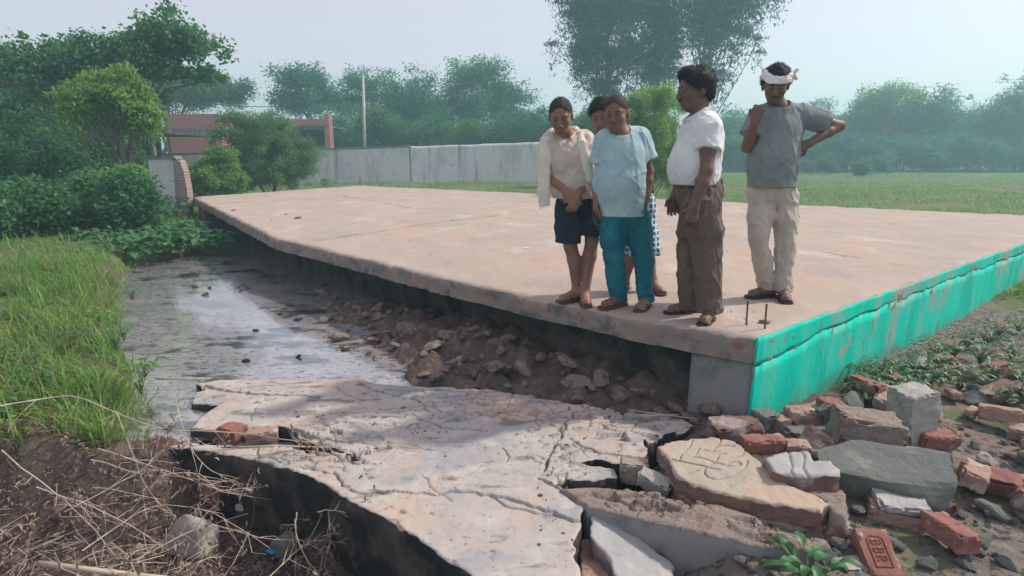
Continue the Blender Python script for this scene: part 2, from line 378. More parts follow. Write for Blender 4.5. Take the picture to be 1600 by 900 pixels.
    for l in range(lvl):
        a = E[:, 0] if l == 0 else nt_ + (l - 1) * nb_ + loc[E[:, 0]]; b = E[:, 1] if l == 0 else nt_ + (l - 1) * nb_ + loc[E[:, 1]]
        c = nt_ + l * nb_ + loc[E[:, 1]]; d = nt_ + l * nb_ + loc[E[:, 0]]
        Fs.append(np.stack([b, a, d, c], 1))
    V = np.vstack(Vs); F = np.vstack([Ft] + Fs); mi = np.r_[np.zeros(len(Ft), int), np.ones(len(F) - len(Ft), int)]
    if bottom:
        tb = thick(Vt[:, 0], Vt[:, 1]) if callable(thick) else thick
        Vb = Vt.copy(); Vb[:, 2] = zf(Vt[:, 0], Vt[:, 1]) - tb
        Fb = Ft[:, ::-1] + len(V); V = np.vstack([V, Vb]); F = np.vstack([F, Fb]); mi = np.r_[mi, np.ones(len(Fb), int)]
    if rot is not None:
        c = V.mean(0); V = (V - c) @ rot.T + c
    return mk(name, V, F, mats, parent, origin=origin, mi=mi)
# ------------------------------------------------------------------ people: signed distance bodies meshed with surface nets
def axis(lo, hi, h, fine=None, hf=.003):
    out = [lo]
    while out[-1] < hi:
        x = out[-1]; out.append(x + (hf if fine and any(a <= x <= b for a, b in fine) else h))
    return np.array(out)
class Vol:
    def __init__(s, ax):
        s.ax = ax; s.F = np.full([len(a) for a in ax], 1.0)
    def box(s, lo, hi, m):
        r = []
        for a, l, h in zip(s.ax, lo, hi):
            r.append(slice(max(0, np.searchsorted(a, l - m) - 1), min(len(a), np.searchsorted(a, h + m) + 1)))
        return tuple(r)
    def pts(s, sl): return np.stack(np.meshgrid(*[a[q] for a, q in zip(s.ax, sl)], indexing='ij'), -1)
    def put(s, sl, d, k, op='u'):
        f = s.F[sl]
        if op == 'u':
            h = np.clip(.5 + .5 * (f - d) / k, 0, 1) if k > 0 else (d < f).astype(float)
            s.F[sl] = f * (1 - h) + d * h - (k * h * (1 - h) if k > 0 else 0)
        elif op == 's':
            d = -d; h = np.clip(.5 - .5 * (f - d) / k, 0, 1) if k > 0 else (d > f).astype(float)
            s.F[sl] = f * (1 - h) + d * h + (k * h * (1 - h) if k > 0 else 0)
    def cap(s, a, b, ra, rb=None, k=.02, fl=None, q=1.0, op='u', clip=None):
        a, b = np.asarray(a, float), np.asarray(b, float); rb = ra if rb is None else rb; m = max(ra, rb) + max(k, .02) + .01
        sl = s.box(np.minimum(a, b), np.maximum(a, b), m)
        if any(z.stop <= z.start for z in sl): return
        p = s.pts(sl); ba = b - a; t = np.clip(((p - a) @ ba) / (ba @ ba + 1e-12), 0, 1); w = p - a - t[..., None] * ba
        if fl is not None:
            n = np.asarray(fl, float); n = n / np.linalg.norm(n); w = w + (w @ n)[..., None] * n * (q - 1)
        d = np.linalg.norm(w, axis=-1) - (ra + (rb - ra) * t)
        if clip is not None: d = np.maximum(d, (p - clip[0]) @ clip[1])
        s.put(sl, d, k, op)
    def chain(s, P_, Rr, k=.02, **kw):
        for i in range(len(P_) - 1): s.cap(P_[i], P_[i + 1], Rr[i], Rr[i + 1], k, **kw)
    def ell(s, c, r, B=None, k=.02, op='u'):
        c = np.asarray(c, float); r = np.asarray(r, float); m = r.max() + max(k, .02) + .01
        sl = s.box(c, c, m)
        if any(z.stop <= z.start for z in sl): return
        p = s.pts(sl) - c
        if B is not None: p = p @ B.T
        k0 = np.linalg.norm(p / r, axis=-1); k1 = np.linalg.norm(p / (r * r), axis=-1) + 1e-9
        s.put(sl, k0 * (k0 - 1) / k1, k, op)
    def plane(s, c, n, k=.004, box=None):
        """cut away the side the normal points to"""
        c = np.asarray(c, float); n = np.asarray(n, float); n = n / np.linalg.norm(n)
        sl = tuple(slice(0, len(a)) for a in s.ax) if box is None else s.box(box[0], box[1], 0)
        p = s.pts(sl); d = (p - c) @ n; f = s.F[sl]; s.F[sl] = np.maximum(f, d)
    def disp(s, fn):
        m = np.abs(s.F) < .05; i = np.nonzero(m); p = np.stack([s.ax[a][i[a]] for a in range(3)], 1); s.F[m] += fn(p)
    def mesh(s):
        F = s.F; S = F < 0; sh = F.shape
        c = np.zeros((sh[0] - 1, sh[1] - 1, sh[2] - 1), np.int8)
        for a in (0, 1):
            for b in (0, 1):
                for d in (0, 1): c += S[a:sh[0] - 1 + a, b:sh[1] - 1 + b, d:sh[2] - 1 + d]
        act = (c > 0) & (c < 8); I = np.argwhere(act); ids = -np.ones(act.shape, np.int64); ids[act] = np.arange(len(I))
        acc = np.zeros((len(I), 3)); cnt = np.zeros(len(I))
        cor = [(a, b, d) for a in (0, 1) for b in (0, 1) for d in (0, 1)]
        val = {q: F[I[:, 0] + q[0], I[:, 1] + q[1], I[:, 2] + q[2]] for q in cor}
        for q in cor:
            for a in range(3):
                if q[a]: continue
                r = list(q); r[a] = 1; r = tuple(r); v0, v1 = val[q], val[r]; m = (v0 < 0) != (v1 < 0)
                t = np.where(m, v0 / np.where(np.abs(v0 - v1) < 1e-12, 1, v0 - v1), 0)
                p = np.tile(np.array(q, float), (len(I), 1)); p[:, a] += t; acc += np.where(m[:, None], p, 0); cnt += m
        G = I + acc / cnt[:, None]
        V = np.stack([np.interp(G[:, a], np.arange(sh[a]), s.ax[a]) for a in range(3)], 1)
        Q = []
        for a in range(3):
            b, d = (a + 1) % 3, (a + 2) % 3
            s0 = [slice(None)] * 3; s1 = [slice(None)] * 3; s0[a] = slice(0, -1); s1[a] = slice(1, None)
            x = S[tuple(s0)] != S[tuple(s1)]; E_ = np.argwhere(x)
            E_ = E_[(E_[:, b] > 0) & (E_[:, d] > 0) & (E_[:, b] < sh[b] - 1) & (E_[:, d] < sh[d] - 1)]
            def cell(db, dd):
                q = E_.copy(); q[:, b] -= db; q[:, d] -= dd; return ids[q[:, 0], q[:, 1], q[:, 2]]
            f = np.stack([cell(1, 1), cell(0, 1), cell(0, 0), cell(1, 0)], 1)
            ins = S[E_[:, 0], E_[:, 1], E_[:, 2]]; f[~ins] = f[~ins][:, ::-1]; Q.append(f)
        Q = np.vstack(Q); Q = Q[(Q >= 0).all(1)]
        return V, Q
def unit(v): v = np.asarray(v, float); return v / (np.linalg.norm(v) + 1e-12)
def hand(vol, w, d, n, side, curl=.35, sc=1.0, thumb=.5):
    """palm with four bent fingers and a thumb; w wrist, d direction, n palm normal, side = +1/-1 where the thumb sits"""
    d = unit(d); n = unit(np.asarray(n, float) - d * np.dot(n, d)); s_ = np.cross(d, n) * side
    pe = w + d * .085 * sc
    vol.cap(w + d * .015 * sc, pe - d * .015 * sc, .034 * sc, .041 * sc, .012, fl=n, q=2.4)
    vol.cap(w - d * .02, w + d * .02 * sc, .028 * sc, .030 * sc, .015, fl=n, q=1.4)
    for i, (o, L) in enumerate(((.030, .068), (.010, .078), (-.011, .072), (-.031, .056))):
        p0 = w + d * .075 * sc + s_ * o * sc; th = curl * (1 + .12 * i)
        d1 = unit(d * math.cos(th) + n * math.sin(th) + s_ * o * 1.2); p1 = p0 + d1 * L * .5 * sc
        th2 = th * 2.1; d2 = unit(d * math.cos(th2) + n * math.sin(th2)); p2 = p1 + d2 * L * .32 * sc
        th3 = th * 2.9; d3 = unit(d * math.cos(th3) + n * math.sin(th3)); p3 = p2 + d3 * L * .25 * sc
        vol.cap(p0, p1, .0100 * sc, .0094 * sc, .004); vol.cap(p1, p2, .0092 * sc, .0086 * sc, .003); vol.cap(p2, p3, .0084 * sc, .0075 * sc, .003)
    t0 = w + d * .022 * sc + s_ * .022 * sc; t1 = t0 + unit(d * .55 + s_ * .75 + n * thumb) * .042 * sc; t2 = t1 + unit(d * .9 + s_ * .25 + n * thumb) * .036 * sc
    vol.cap(t0, t1, .015 * sc, .0115 * sc, .012); vol.cap(t1, t2, .0112 * sc, .009 * sc, .004)
def bare_foot(vol, an, d, z0, sc=1.0):
    d = unit((d[0], d[1], 0)); s_ = np.array((-d[1], d[0], 0)); up = np.array((0, 0, 1.))
    b = np.array((an[0], an[1], z0))
    vol.chain([b - d * .055 * sc + up * .030, b + d * .05 * sc + up * .034, b + d * .135 * sc + up * .022], [.031, .034, .026], .02)
    vol.cap(b + d * .10 * sc + s_ * .018 + up * .02, b + d * .13 * sc - s_ * .022 + up * .02, .022, .020, .02)
    vol.cap(np.array(an), b + up * .045 - d * .01, .036, .036, .03)
    for i, o in enumerate((.030, .012, -.004, -.019, -.032)):
        p = b + d * (.148 - .011 * abs(i - .5)) * sc + s_ * o + up * .014
        vol.cap(p, p + d * (.030 - .004 * i), .0125 - .001 * i, .010 - .001 * i, .004)
def sandal(per, an, d, z0, mat, strap, sc=1.0):
    d = unit((d[0], d[1], 0)); s_ = np.array((-d[1], d[0], 0)); up = np.array((0, 0, 1.)); b = np.array((an[0], an[1], z0))
    lo = b - .2; hi = b + .25; v = Vol([axis(lo[0], hi[0], .006), axis(lo[1], hi[1], .006), axis(z0 - .01, z0 + .11, .004)])
    v.chain([b - d * .05 * sc, b + d * .06 * sc, b + d * .145 * sc], [.040, .043, .050], .02)
    v.plane(b + up * .017, up); v.plane(b + up * .001, -up)
    V, F = v.mesh(); so = mk('sandal', V, F, mat, per, smooth=True)
    v = Vol([axis(lo[0], hi[0], .006), axis(lo[1], hi[1], .006), axis(z0 - .01, z0 + .11, .004)])
    toe = b + d * .135 * sc + s_ * .004 + up * .016
    for sg in (-1, 1):
        v.chain([toe + up * .02, b + d * .095 * sc + s_ * sg * .030 + up * .048, b + d * .03 * sc + s_ * sg * .044 + up * .014], [.006, .009, .008], .01, fl=up, q=1.2)
    V, F = v.mesh(); mk('strap', V, F, strap, so, smooth=True)
def person(label, group, Y, px, face, opt, skin):
    """px: named joints as (u, v, depth offset) converted to world metres at the person's depth"""
    J = {k: A(q[0], q[1], Y + (q[2] if len(q) > 2 else 0)) for k, q in px.items()}
    z0 = opt['z0']
    for k in ('anA', 'anB'): J[k][2] = z0 + .085
    org = np.array(((J['anA'][0] + J['anB'][0]) / 2, (J['anA'][1] + J['anB'][1]) / 2, z0))
    allp = np.array(list(J.values())); lo = allp.min(0) - .22; hi = allp.max(0) + .22; lo[2] = z0 + .012; lo[1] = allp[:, 1].min() - .3; hi[1] = allp[:, 1].max() + .3
    hd = J['head']; hs = opt.get('hs', 1.03)
    fineh = lambda a: [(hd[a] - .13, hd[a] + .13)]
    ax = [axis(lo[0], hi[0], .0065, fineh(0), .0042), axis(lo[1], hi[1], .0068, fineh(1), .0045), axis(lo[2], hi[2], .0068, [(hd[2] - .15, hd[2] + .15)], .004)]
    v = Vol(ax)
    tf = unit(opt['front']); up = np.array((0, 0, 1.)); ts = unit(np.cross(tf, up))  # torso front
    B = np.stack([ts, tf, up])
    bw = opt.get('build', 1.0); bel = opt.get('belly', .0)
    ch, be, pe = J['chest'], J['belly'], J['pelvis']
    v.ell(ch, (.155 * bw, .105 * bw, .16), B, .05); v.ell(be + tf * bel * .6, (.145 * bw, .10 * bw + bel * .5, .15), B, .08)
    v.ell(pe, (.155 * bw, .115 * bw, .13), B, .07); v.cap(ch, pe, .13 * bw, .13 * bw, .05, fl=tf, q=1.35)
    nb = J['neck']
    for sd in 'AB':
        sh, el, wr = J['sh' + sd], J['el' + sd], J['wr' + sd]
        v.cap(nb - up * .02, sh, .052, .052, .05); v.ell(sh, (.062, .062, .062), None, .03)
        v.chain([sh, (sh + el) / 2, el], [.054 * bw, .047 * bw, .038], .02); v.chain([el, el * .65 + wr * .35, wr], [.040, .041 * bw, .026], .015)
        hd_ = opt['hand' + sd]; hand(v, wr, hd_[0], hd_[1], hd_[2], hd_[3], opt.get('hsc', 1.02), hd_[4] if len(hd_) > 4 else .5)
        hp, kn, an = J['hip' + sd], J['kn' + sd], J['an' + sd]
        lw = min(1, opt['lower'].get('w', 1)) ** 1.3; v.chain([hp, hp * .5 + kn * .5, kn], [.084 * bw * lw, .070 * bw * lw, .050], .03)
        bk = -unit(opt['foot' + sd] + (0,)) * .018
        v.chain([kn, kn * .68 + an * .32 + bk, an], [.050, .053, .033], .02)
        bare_foot(v, an, opt['foot' + sd], z0 + .014)
    # head
    f = unit(face); s_ = unit(np.cross(f, up)); u = np.cross(s_, f); H = np.stack([s_, f, u])
    tilt = opt.get('roll', 0)
    if tilt: c_, n_ = math.cos(tilt), math.sin(tilt); s2 = s_ * c_ + u * n_; u = u * c_ - s_ * n_; s_ = s2; H = np.stack([s_, f, u])
    L = lambda x, y, z: hd + (s_ * x + f * y + u * z) * hs
    v.cap(nb - up * .03, L(0, -.025, -.07), .060, .054, .03)
    v.ell(L(0, -.012, .028), np.array((.075, .096, .088)) * hs, H, .02)
    v.ell(L(0, .022, -.035), np.array((.062, .068, .082)) * hs, H, .03)
    v.ell(L(0, .048, -.092), np.array((.034, .034, .026)) * hs, H, .03)
    for sg in (-1, 1):
        v.ell(L(sg * .042, .055, -.025), np.array((.022, .022, .018)) * hs, H, .02)
        v.ell(L(sg * .031, .098, .004), np.array((.019, .018, .013)) * hs, H, .012, op='s')
        v.ell(L(sg * .078, -.012, -.010), np.array((.010, .020, .032)) * hs, H, .008)
        v.ell(L(sg * .031, .078, .003), np.array((.016, .014, .010)) * hs, H, .006)
        v.ell(L(sg * .011, .100, -.038), np.array((.009, .010, .008)) * hs, H, .006)
    v.cap(L(-.045, .074, .020), L(.045, .074, .020), .012, .012, .012)
    v.cap(L(0, .086, .010), L(0, .108, -.032), .0085, .0125, .010)
    v.cap(L(-.020, .087, -.060), L(.020, .087, -.060), .0075, .0075, .006); v.cap(L(-.017, .086, -.072), L(.017, .086, -.072), .0085, .0085, .005)
    v.ell(L(0, .096, -.0665), np.array((.020, .006, .0022)) * hs, H, .003, op='s')
    V, F = v.mesh(); body = mk('person', V, F, skin, origin=org, smooth=True); tag(body, label, 'person', group)
    for sg in (-1, 1):
        import bmesh
        bm = bmesh.new(); bmesh.ops.create_uvsphere(bm, u_segments=12, v_segments=8, radius=.0105); EV = np.array([q.co[:] for q in bm.verts]); EF = [tuple(q.index for q in w.verts) for w in bm.faces]; bm.free()
        mk('eye', EV + L(sg * .031, .0835, .002), EF, 'eye', body, smooth=True)
    # hair, eyebrows
    hk = opt.get('hair', .014)
    v = Vol([axis(hd[0] - .17, hd[0] + .17, .0045), axis(hd[1] - .17, hd[1] + .17, .0045), axis(hd[2] - .15, hd[2] + .20, .0045)])
    v.ell(L(0, -.014, .030), (np.array((.077, .098, .090)) + hk) * hs, H, .01)
    v.ell(L(0, -.055, -.012), (np.array((.062, .055, .068)) + hk * .5) * hs, H, .02)
    if opt.get('quiff'): v.ell(L(0, .045, .095), np.array((.055, .05, .035)) * hs, H, .03)
    v.ell(L(0, .105, -.045), np.array((.080, .088, .130)) * hs, H, .01, op='s')
    v.plane(L(0, -.03, -.012 + opt.get('nape', 0)), -u * 1 + f * .72)
    v.disp(lambda p: fbm(p[:, 0], p[:, 1], p[:, 2] * .6, 45, 5, 3) * opt.get('hnoise', .004))
    V, F = v.mesh()
    nh = opt.get('strands', 5200 if hk > .006 else 0)
    if nh:
        gh = np.random.default_rng(5); i = gh.integers(0, len(V), nh); ctr = L(0, -.01, .0); q = V[i] + gh.normal(size=(nh, 3)) * .002; n_ = q - ctr; n_ /= np.linalg.norm(n_, axis=1)[:, None]
        d_ = n_ * .55 + gh.normal(size=(nh, 3)) * .45 + f * .1 - u * .25; d_ /= np.linalg.norm(d_, axis=1)[:, None]; w_ = np.cross(d_, n_); w_ /= np.linalg.norm(w_, axis=1)[:, None] + 1e-9
        ln = gh.uniform(.008, .017, nh)[:, None] * opt.get('strand', 1); HV = np.stack([q - w_ * .0011, q + w_ * .0011, q + d_ * ln + w_ * .0004, q + d_ * ln - w_ * .0004], 1).reshape(-1, 3)
        HF = np.arange(nh * 4).reshape(nh, 4) + len(V); V = np.vstack([V, HV]); F = np.vstack([F, HF])
    mk('hair', V, F, opt.get('hairmat', 'hair'), body, smooth=True)
    for sg in (-1, 1):
        V, F = tube([L(sg * .014, .094, .019), L(sg * .030, .090, .025), L(sg * .046, .076, .020)], [.0018, .0028, .001], 6); mk('eyebrow', V, F, 'hair', body, smooth=True)
    if opt.get('moustache'):
        V, F = tube([L(-.028, .086, -.058), L(-.012, .098, -.049), L(0, .102, -.047), L(.012, .098, -.049), L(.028, .086, -.058)], [.002, .0055, .005, .0055, .002], 6); mk('moustache', V, F, 'hair', body, smooth=True)
    # shirt
    S_ = opt['shirt']; off = S_.get('off', .016)
    v = Vol([axis(lo[0], hi[0], .0065), axis(lo[1], hi[1], .0068), axis(pe[2] - .25, nb[2] + .1, .0068)])
    v.ell(ch, (.155 * bw + off, .105 * bw + off, .165 + off), B, .05); v.ell(be + tf * bel * .6, (.150 * bw + off, .105 * bw + bel * .5 + off, .15 + off), B, .08)
    hem = J['hem']; v.cap(be, hem, .152 * bw + off, .158 * bw + off + S_.get('flare', 0), .06, fl=tf, q=1.28)
    v.cap(ch, be, .145 * bw + off, .15 * bw + off, .05, fl=tf, q=1.3)
    for sd in 'AB':
        sh, el = J['sh' + sd], J['el' + sd]
        v.cap(nb - up * .03, sh, .056 + off * .5, .060 + off * .4, .05)
        fr = S_.get('sleeve', .62); e2 = sh + (el - sh) * fr
        dd = unit(el - sh)
        v.cap(sh, e2 + dd * .06, .062 + off * .6, .061 + off * 1.0 + S_.get('sflare', .004), .022, clip=(e2, dd))
    sdn = S_.get('seed', 1)
    def folds(p):
        z = p[:, 2] - pe[2]
        r = fbm(p[:, 0] * 1.0, p[:, 1], p[:, 2] * .3, 8, sdn, 3) * .007
        for (ca, sa, fa, ss) in ((.78, .62, 10, 1), (.80, -.60, 10, 2), (1, .1, 9, 3)):
            q1 = p[:, 0] * ca + p[:, 2] * sa; q2 = -p[:, 0] * sa + p[:, 2] * ca
            r = r - np.clip(1 - np.abs(fbm(q1, p[:, 1], q2 * .28, fa, sdn + ss * 11, 2)) * 4.5, 0, 1) * .0055
        return r * S_.get('wr', 1)
    v.disp(folds)
    v.plane(hem, unit(-up + np.array(S_.get('hemtilt', (0, 0, 0)))))
    neckc = nb + tf * S_.get('nf', .055) + up * S_.get('nu', .02)
    v.ell(neckc, S_.get('nr', (.070, .065, .06)), B, .008, op='s'); v.cap(nb - up * .02, hd, .062, .062, .006, op='s')
    if S_.get('vneck'): v.cap(nb + tf * .12, nb + tf * .17 - up * S_['vneck'], .045, .008, .006, op='s')
    V, F = v.mesh(); sh_o = mk('shirt', V, F, S_['mat'], body, smooth=True)
    if S_.get('collar'):
        for sg in (-1, 1):
            a = nb - tf * .045 + ts * sg * .062 + up * .045; b = nb + ts * sg * .075 + tf * .02 + up * .02; c = nb + tf * .105 + ts * sg * .035 - up * .035
            v = Vol([axis(nb[0] - .16, nb[0] + .16, .005), axis(nb[1] - .16, nb[1] + .16, .005), axis(nb[2] - .12, nb[2] + .12, .005)])
            v.chain([nb - tf * .065 + up * .04, a, b, c], [.012, .014, .017, .014], .012); V, F = v.mesh(); mk('collar', V, F, S_['mat'], sh_o, smooth=True)
    # lower garment
    T = opt['lower']; tw = T.get('w', 1.0); sd2 = T.get('seed', 3)
    v = Vol([axis(lo[0], hi[0], .0068), axis(lo[1], hi[1], .007), axis(z0 + .01, be[2] + .12, .007)])
    v.ell(pe, (.165 * bw + .010, .120 * bw + .010 + bel * .15, .15), B, .05)
    if T['kind'] == 'lungi':
        v.cap(pe, (J['hem2']), .165 * bw, .175, .05, fl=tf, q=1.35)
    else:
        for sd in 'AB':
            hp, kn, an = J['hip' + sd], J['kn' + sd], J['an' + sd]; bo = an + up * T.get('cuffup', -.02)
            if T['kind'] == 'shorts':
                e2 = kn + (kn - hp) * .02; v.chain([hp, (hp + kn) / 2, e2], [.110 * tw, .108 * tw, .106 * tw], .03, fl=tf, q=1.05)
            else: v.chain([hp, hp * .5 + kn * .5, kn], [.106 * tw, .094 * tw, .078 * tw], .03); v.chain([kn, kn * .4 + bo * .6, bo], [.078 * tw, .068 * tw, T.get('cuff', .060)], .008)
    def lf(p):
        zz = p[:, 2]
        r = fbm(p[:, 0], p[:, 1], zz * T.get('vs', .25), 11, sd2, 3) * .008
        for (ca, sa, fa, ss) in ((.9, .45, 11, 1), (.85, -.5, 11, 2), (1, .05, 12, 3)):
            q1 = p[:, 0] * ca + zz * sa; q2 = -p[:, 0] * sa + zz * ca
            r = r - np.clip(1 - np.abs(fbm(q1, p[:, 1], q2 * .25, fa, sd2 + ss * 11, 2)) * 4.5, 0, 1) * .006
        rd = 1 - np.abs(fbm(p[:, 0] + zz * .35, p[:, 1], zz * .45, 10, sd2 + 20, 2)) * 2.2
        r = r - np.clip(rd, 0, 1) ** 3 * .009
        return r * T.get('wr', 1)
    v.disp(lf)
    cz = T.get('bottom', z0 + .06)
    if T['kind'] == 'shorts':
        for sd in 'AB':
            c = J['kn' + sd] * 1.0; v.plane((c[0], c[1], T['bot' + sd]), -up, box=((c[0] - .16 if sd == 'A' else (J['knA'][0] + J['knB'][0]) / 2, lo[1], z0), ((J['knA'][0] + J['knB'][0]) / 2 if sd == 'A' else c[0] + .2, hi[1], be[2])))
    else: v.plane((0, 0, cz), -up)
    v.plane(pe + up * T.get('top', .09), up)
    V, F = v.mesh(); mk({'trousers': 'trousers', 'shorts': 'shorts', 'lungi': 'wrap'}[T['kind']], V, F, T['mat'], body, smooth=True)
    for sd in 'AB': sandal(body, J['an' + sd], opt['foot' + sd], z0 + .001, opt['sole'], opt['strapm'])
    return body, J, L, dict(tf=tf, ts=ts, H=H, hd=hd)
M('skin_dark', (.20, .105, .075), [((.26, .14, .10), 6, .45, .65)], rough=.55, spec=.35)
M('skin_mid', (.25, .135, .095), [((.31, .17, .12), 6, .45, .65)], rough=.55, spec=.35)
M('skin_brown', (.15, .085, .068), [((.19, .11, .085), 6, .45, .65)], rough=.55, spec=.35)
M('eye', (.10, .08, .07), rough=.2, spec=.5)
M('hair', (.018, .016, .016), rough=.65, spec=.3, bump=[(120, .6, .004)])
M('hair_grey', (.03, .03, .032), [((.09, .088, .09), 90, .5, .65)], rough=.7, bump=[(140, .6, .004)])
M('hair_short', (.06, .042, .036), rough=.7, bump=[(160, .5, .003)])
M('shirt_cream', (.55, .46, .41), [((.62, .53, .47), 8, .4, .6)], rough=.9, bump=[(220, .2, .002), (14, .4, .012)])
M('shirt_blue', (.34, .50, .55), [((.40, .55, .59), 8, .4, .6)], rough=.9, bump=[(220, .2, .002), (14, .4, .012)])
M('shirt_dark', (.04, .05, .06), rough=.9)
M('shirt_white', (.66, .68, .72), [((.72, .74, .77), 8, .4, .6)], rough=.9, bump=[(220, .2, .002), (14, .4, .012)])
M('shirt_grey', (.19, .225, .235), [((.22, .26, .27), 8, .4, .6)], rough=.9, bump=[(220, .2, .002), (14, .4, .012)])
M('shorts_navy', (.016, .028, .045), rough=.85, bump=[(30, .3, .008)])
M('trousers_teal', (.012, .14, .19), [((.02, .19, .24), 5, .45, .65)], rough=.85, bump=[(25, .4, .01)])
M('trousers_brown', (.135, .10, .085), [((.17, .13, .11), 5, .45, .65)], rough=.9, bump=[(25, .4, .01)])
M('trousers_cream', (.46, .42, .37), [((.52, .48, .43), 5, .45, .65)], rough=.9, bump=[(25, .4, .01)])
M('cloth_towel', (.74, .68, .60), [((.80, .74, .67), 9, .45, .6)], rough=.95, bump=[(150, .5, .004), (16, .4, .01)])
M('cloth_white', (.80, .80, .80), [((.70, .71, .72), 12, .5, .65)], rough=.95, bump=[(150, .5, .004), (22, .5, .012)])
M('cloth_stripe', (.12, .10, .10), rough=.95)
M('print_pale', (.34, .39, .40), rough=.8)
M('sole_brown', (.10, .05, .04), rough=.8); M('strap_brown', (.16, .075, .06), rough=.7)
M('sole_black', (.025, .028, .035), rough=.7); M('strap_black', (.03, .033, .04), rough=.6); M('strap_pale', (.55, .55, .55), rough=.7)
def _check(N, Lk, tc, cur, b):
    mx = None
    w = []
    for dirn in ('X', 'Z'):
        t = N.new("ShaderNodeTexWave"); t.wave_type = 'BANDS'; t.bands_direction = dirn; t.inputs['Scale'].default_value = 7.5 if dirn == 'X' else 7
        t.inputs['Distortion'].default_value = .4; Lk.new(tc.outputs['Object'], t.inputs[0]); w.append(t.outputs['Fac'])
    a = N.new("ShaderNodeMath"); a.operation = 'MAXIMUM'; Lk.new(w[0], a.inputs[0]); Lk.new(w[1], a.inputs[1])
    m = N.new("ShaderNodeMix"); m.data_type = 'RGBA'; m.inputs[6].default_value = (.03, .14, .26, 1); m.inputs[7].default_value = (.55, .62, .66, 1)
    r = N.new("ShaderNodeMapRange"); r.inputs[1].default_value = .62; r.inputs[2].default_value = .8; Lk.new(a.outputs[0], r.inputs[0]); Lk.new(r.outputs[0], m.inputs[0])
    return m.outputs[2]
M('wrap_check', (.1, .2, .3), rough=.9, extra=_check)

def deckz(x, y): return -0.03 * np.ones_like(np.asarray(x, float)) if not callable(globals().get('DECKZ')) else DECKZ(x, y)
def pz(u, v): p = P(u, v, lambda x, y: float(deckz(x, y))); return p
def strip_mesh(pts, nrm_w, th, seed=0, n=7, rip=.006):
    """hanging cloth: pts centre line, nrm_w list of (width vector), th thickness vector"""
    pts = np.array(pts, float); k = len(pts); V = []; F = []
    for side in (0, 1):
        for i in range(k):
            w, t = np.array(nrm_w[i], float), np.array(th[i], float)
            for j in range(n + 1):
                s = j / n - .5
                V.append(pts[i] + w * s + t * (side - .5) + unit(t) * math.sin(j * 1.15 + i * .3 + seed) * rip)
    m = n + 1; o = k * m
    for i in range(k - 1):
        for j in range(n):
            a = i * m + j; F.append((a, a + 1, a + m + 1, a + m)); F.append((o + a + m, o + a + m + 1, o + a + 1, o + a))
        F.append((i * m, (i + 1) * m, o + (i + 1) * m, o + i * m)); a = i * m + n; F.append((a + m, a, o + a, o + a + m))
    for j in range(n):
        F.append((j + 1, j, o + j, o + j + 1)); a = (k - 1) * m + j; F.append((a, a + 1, o + a + 1, o + a))
    return np.array(V), F
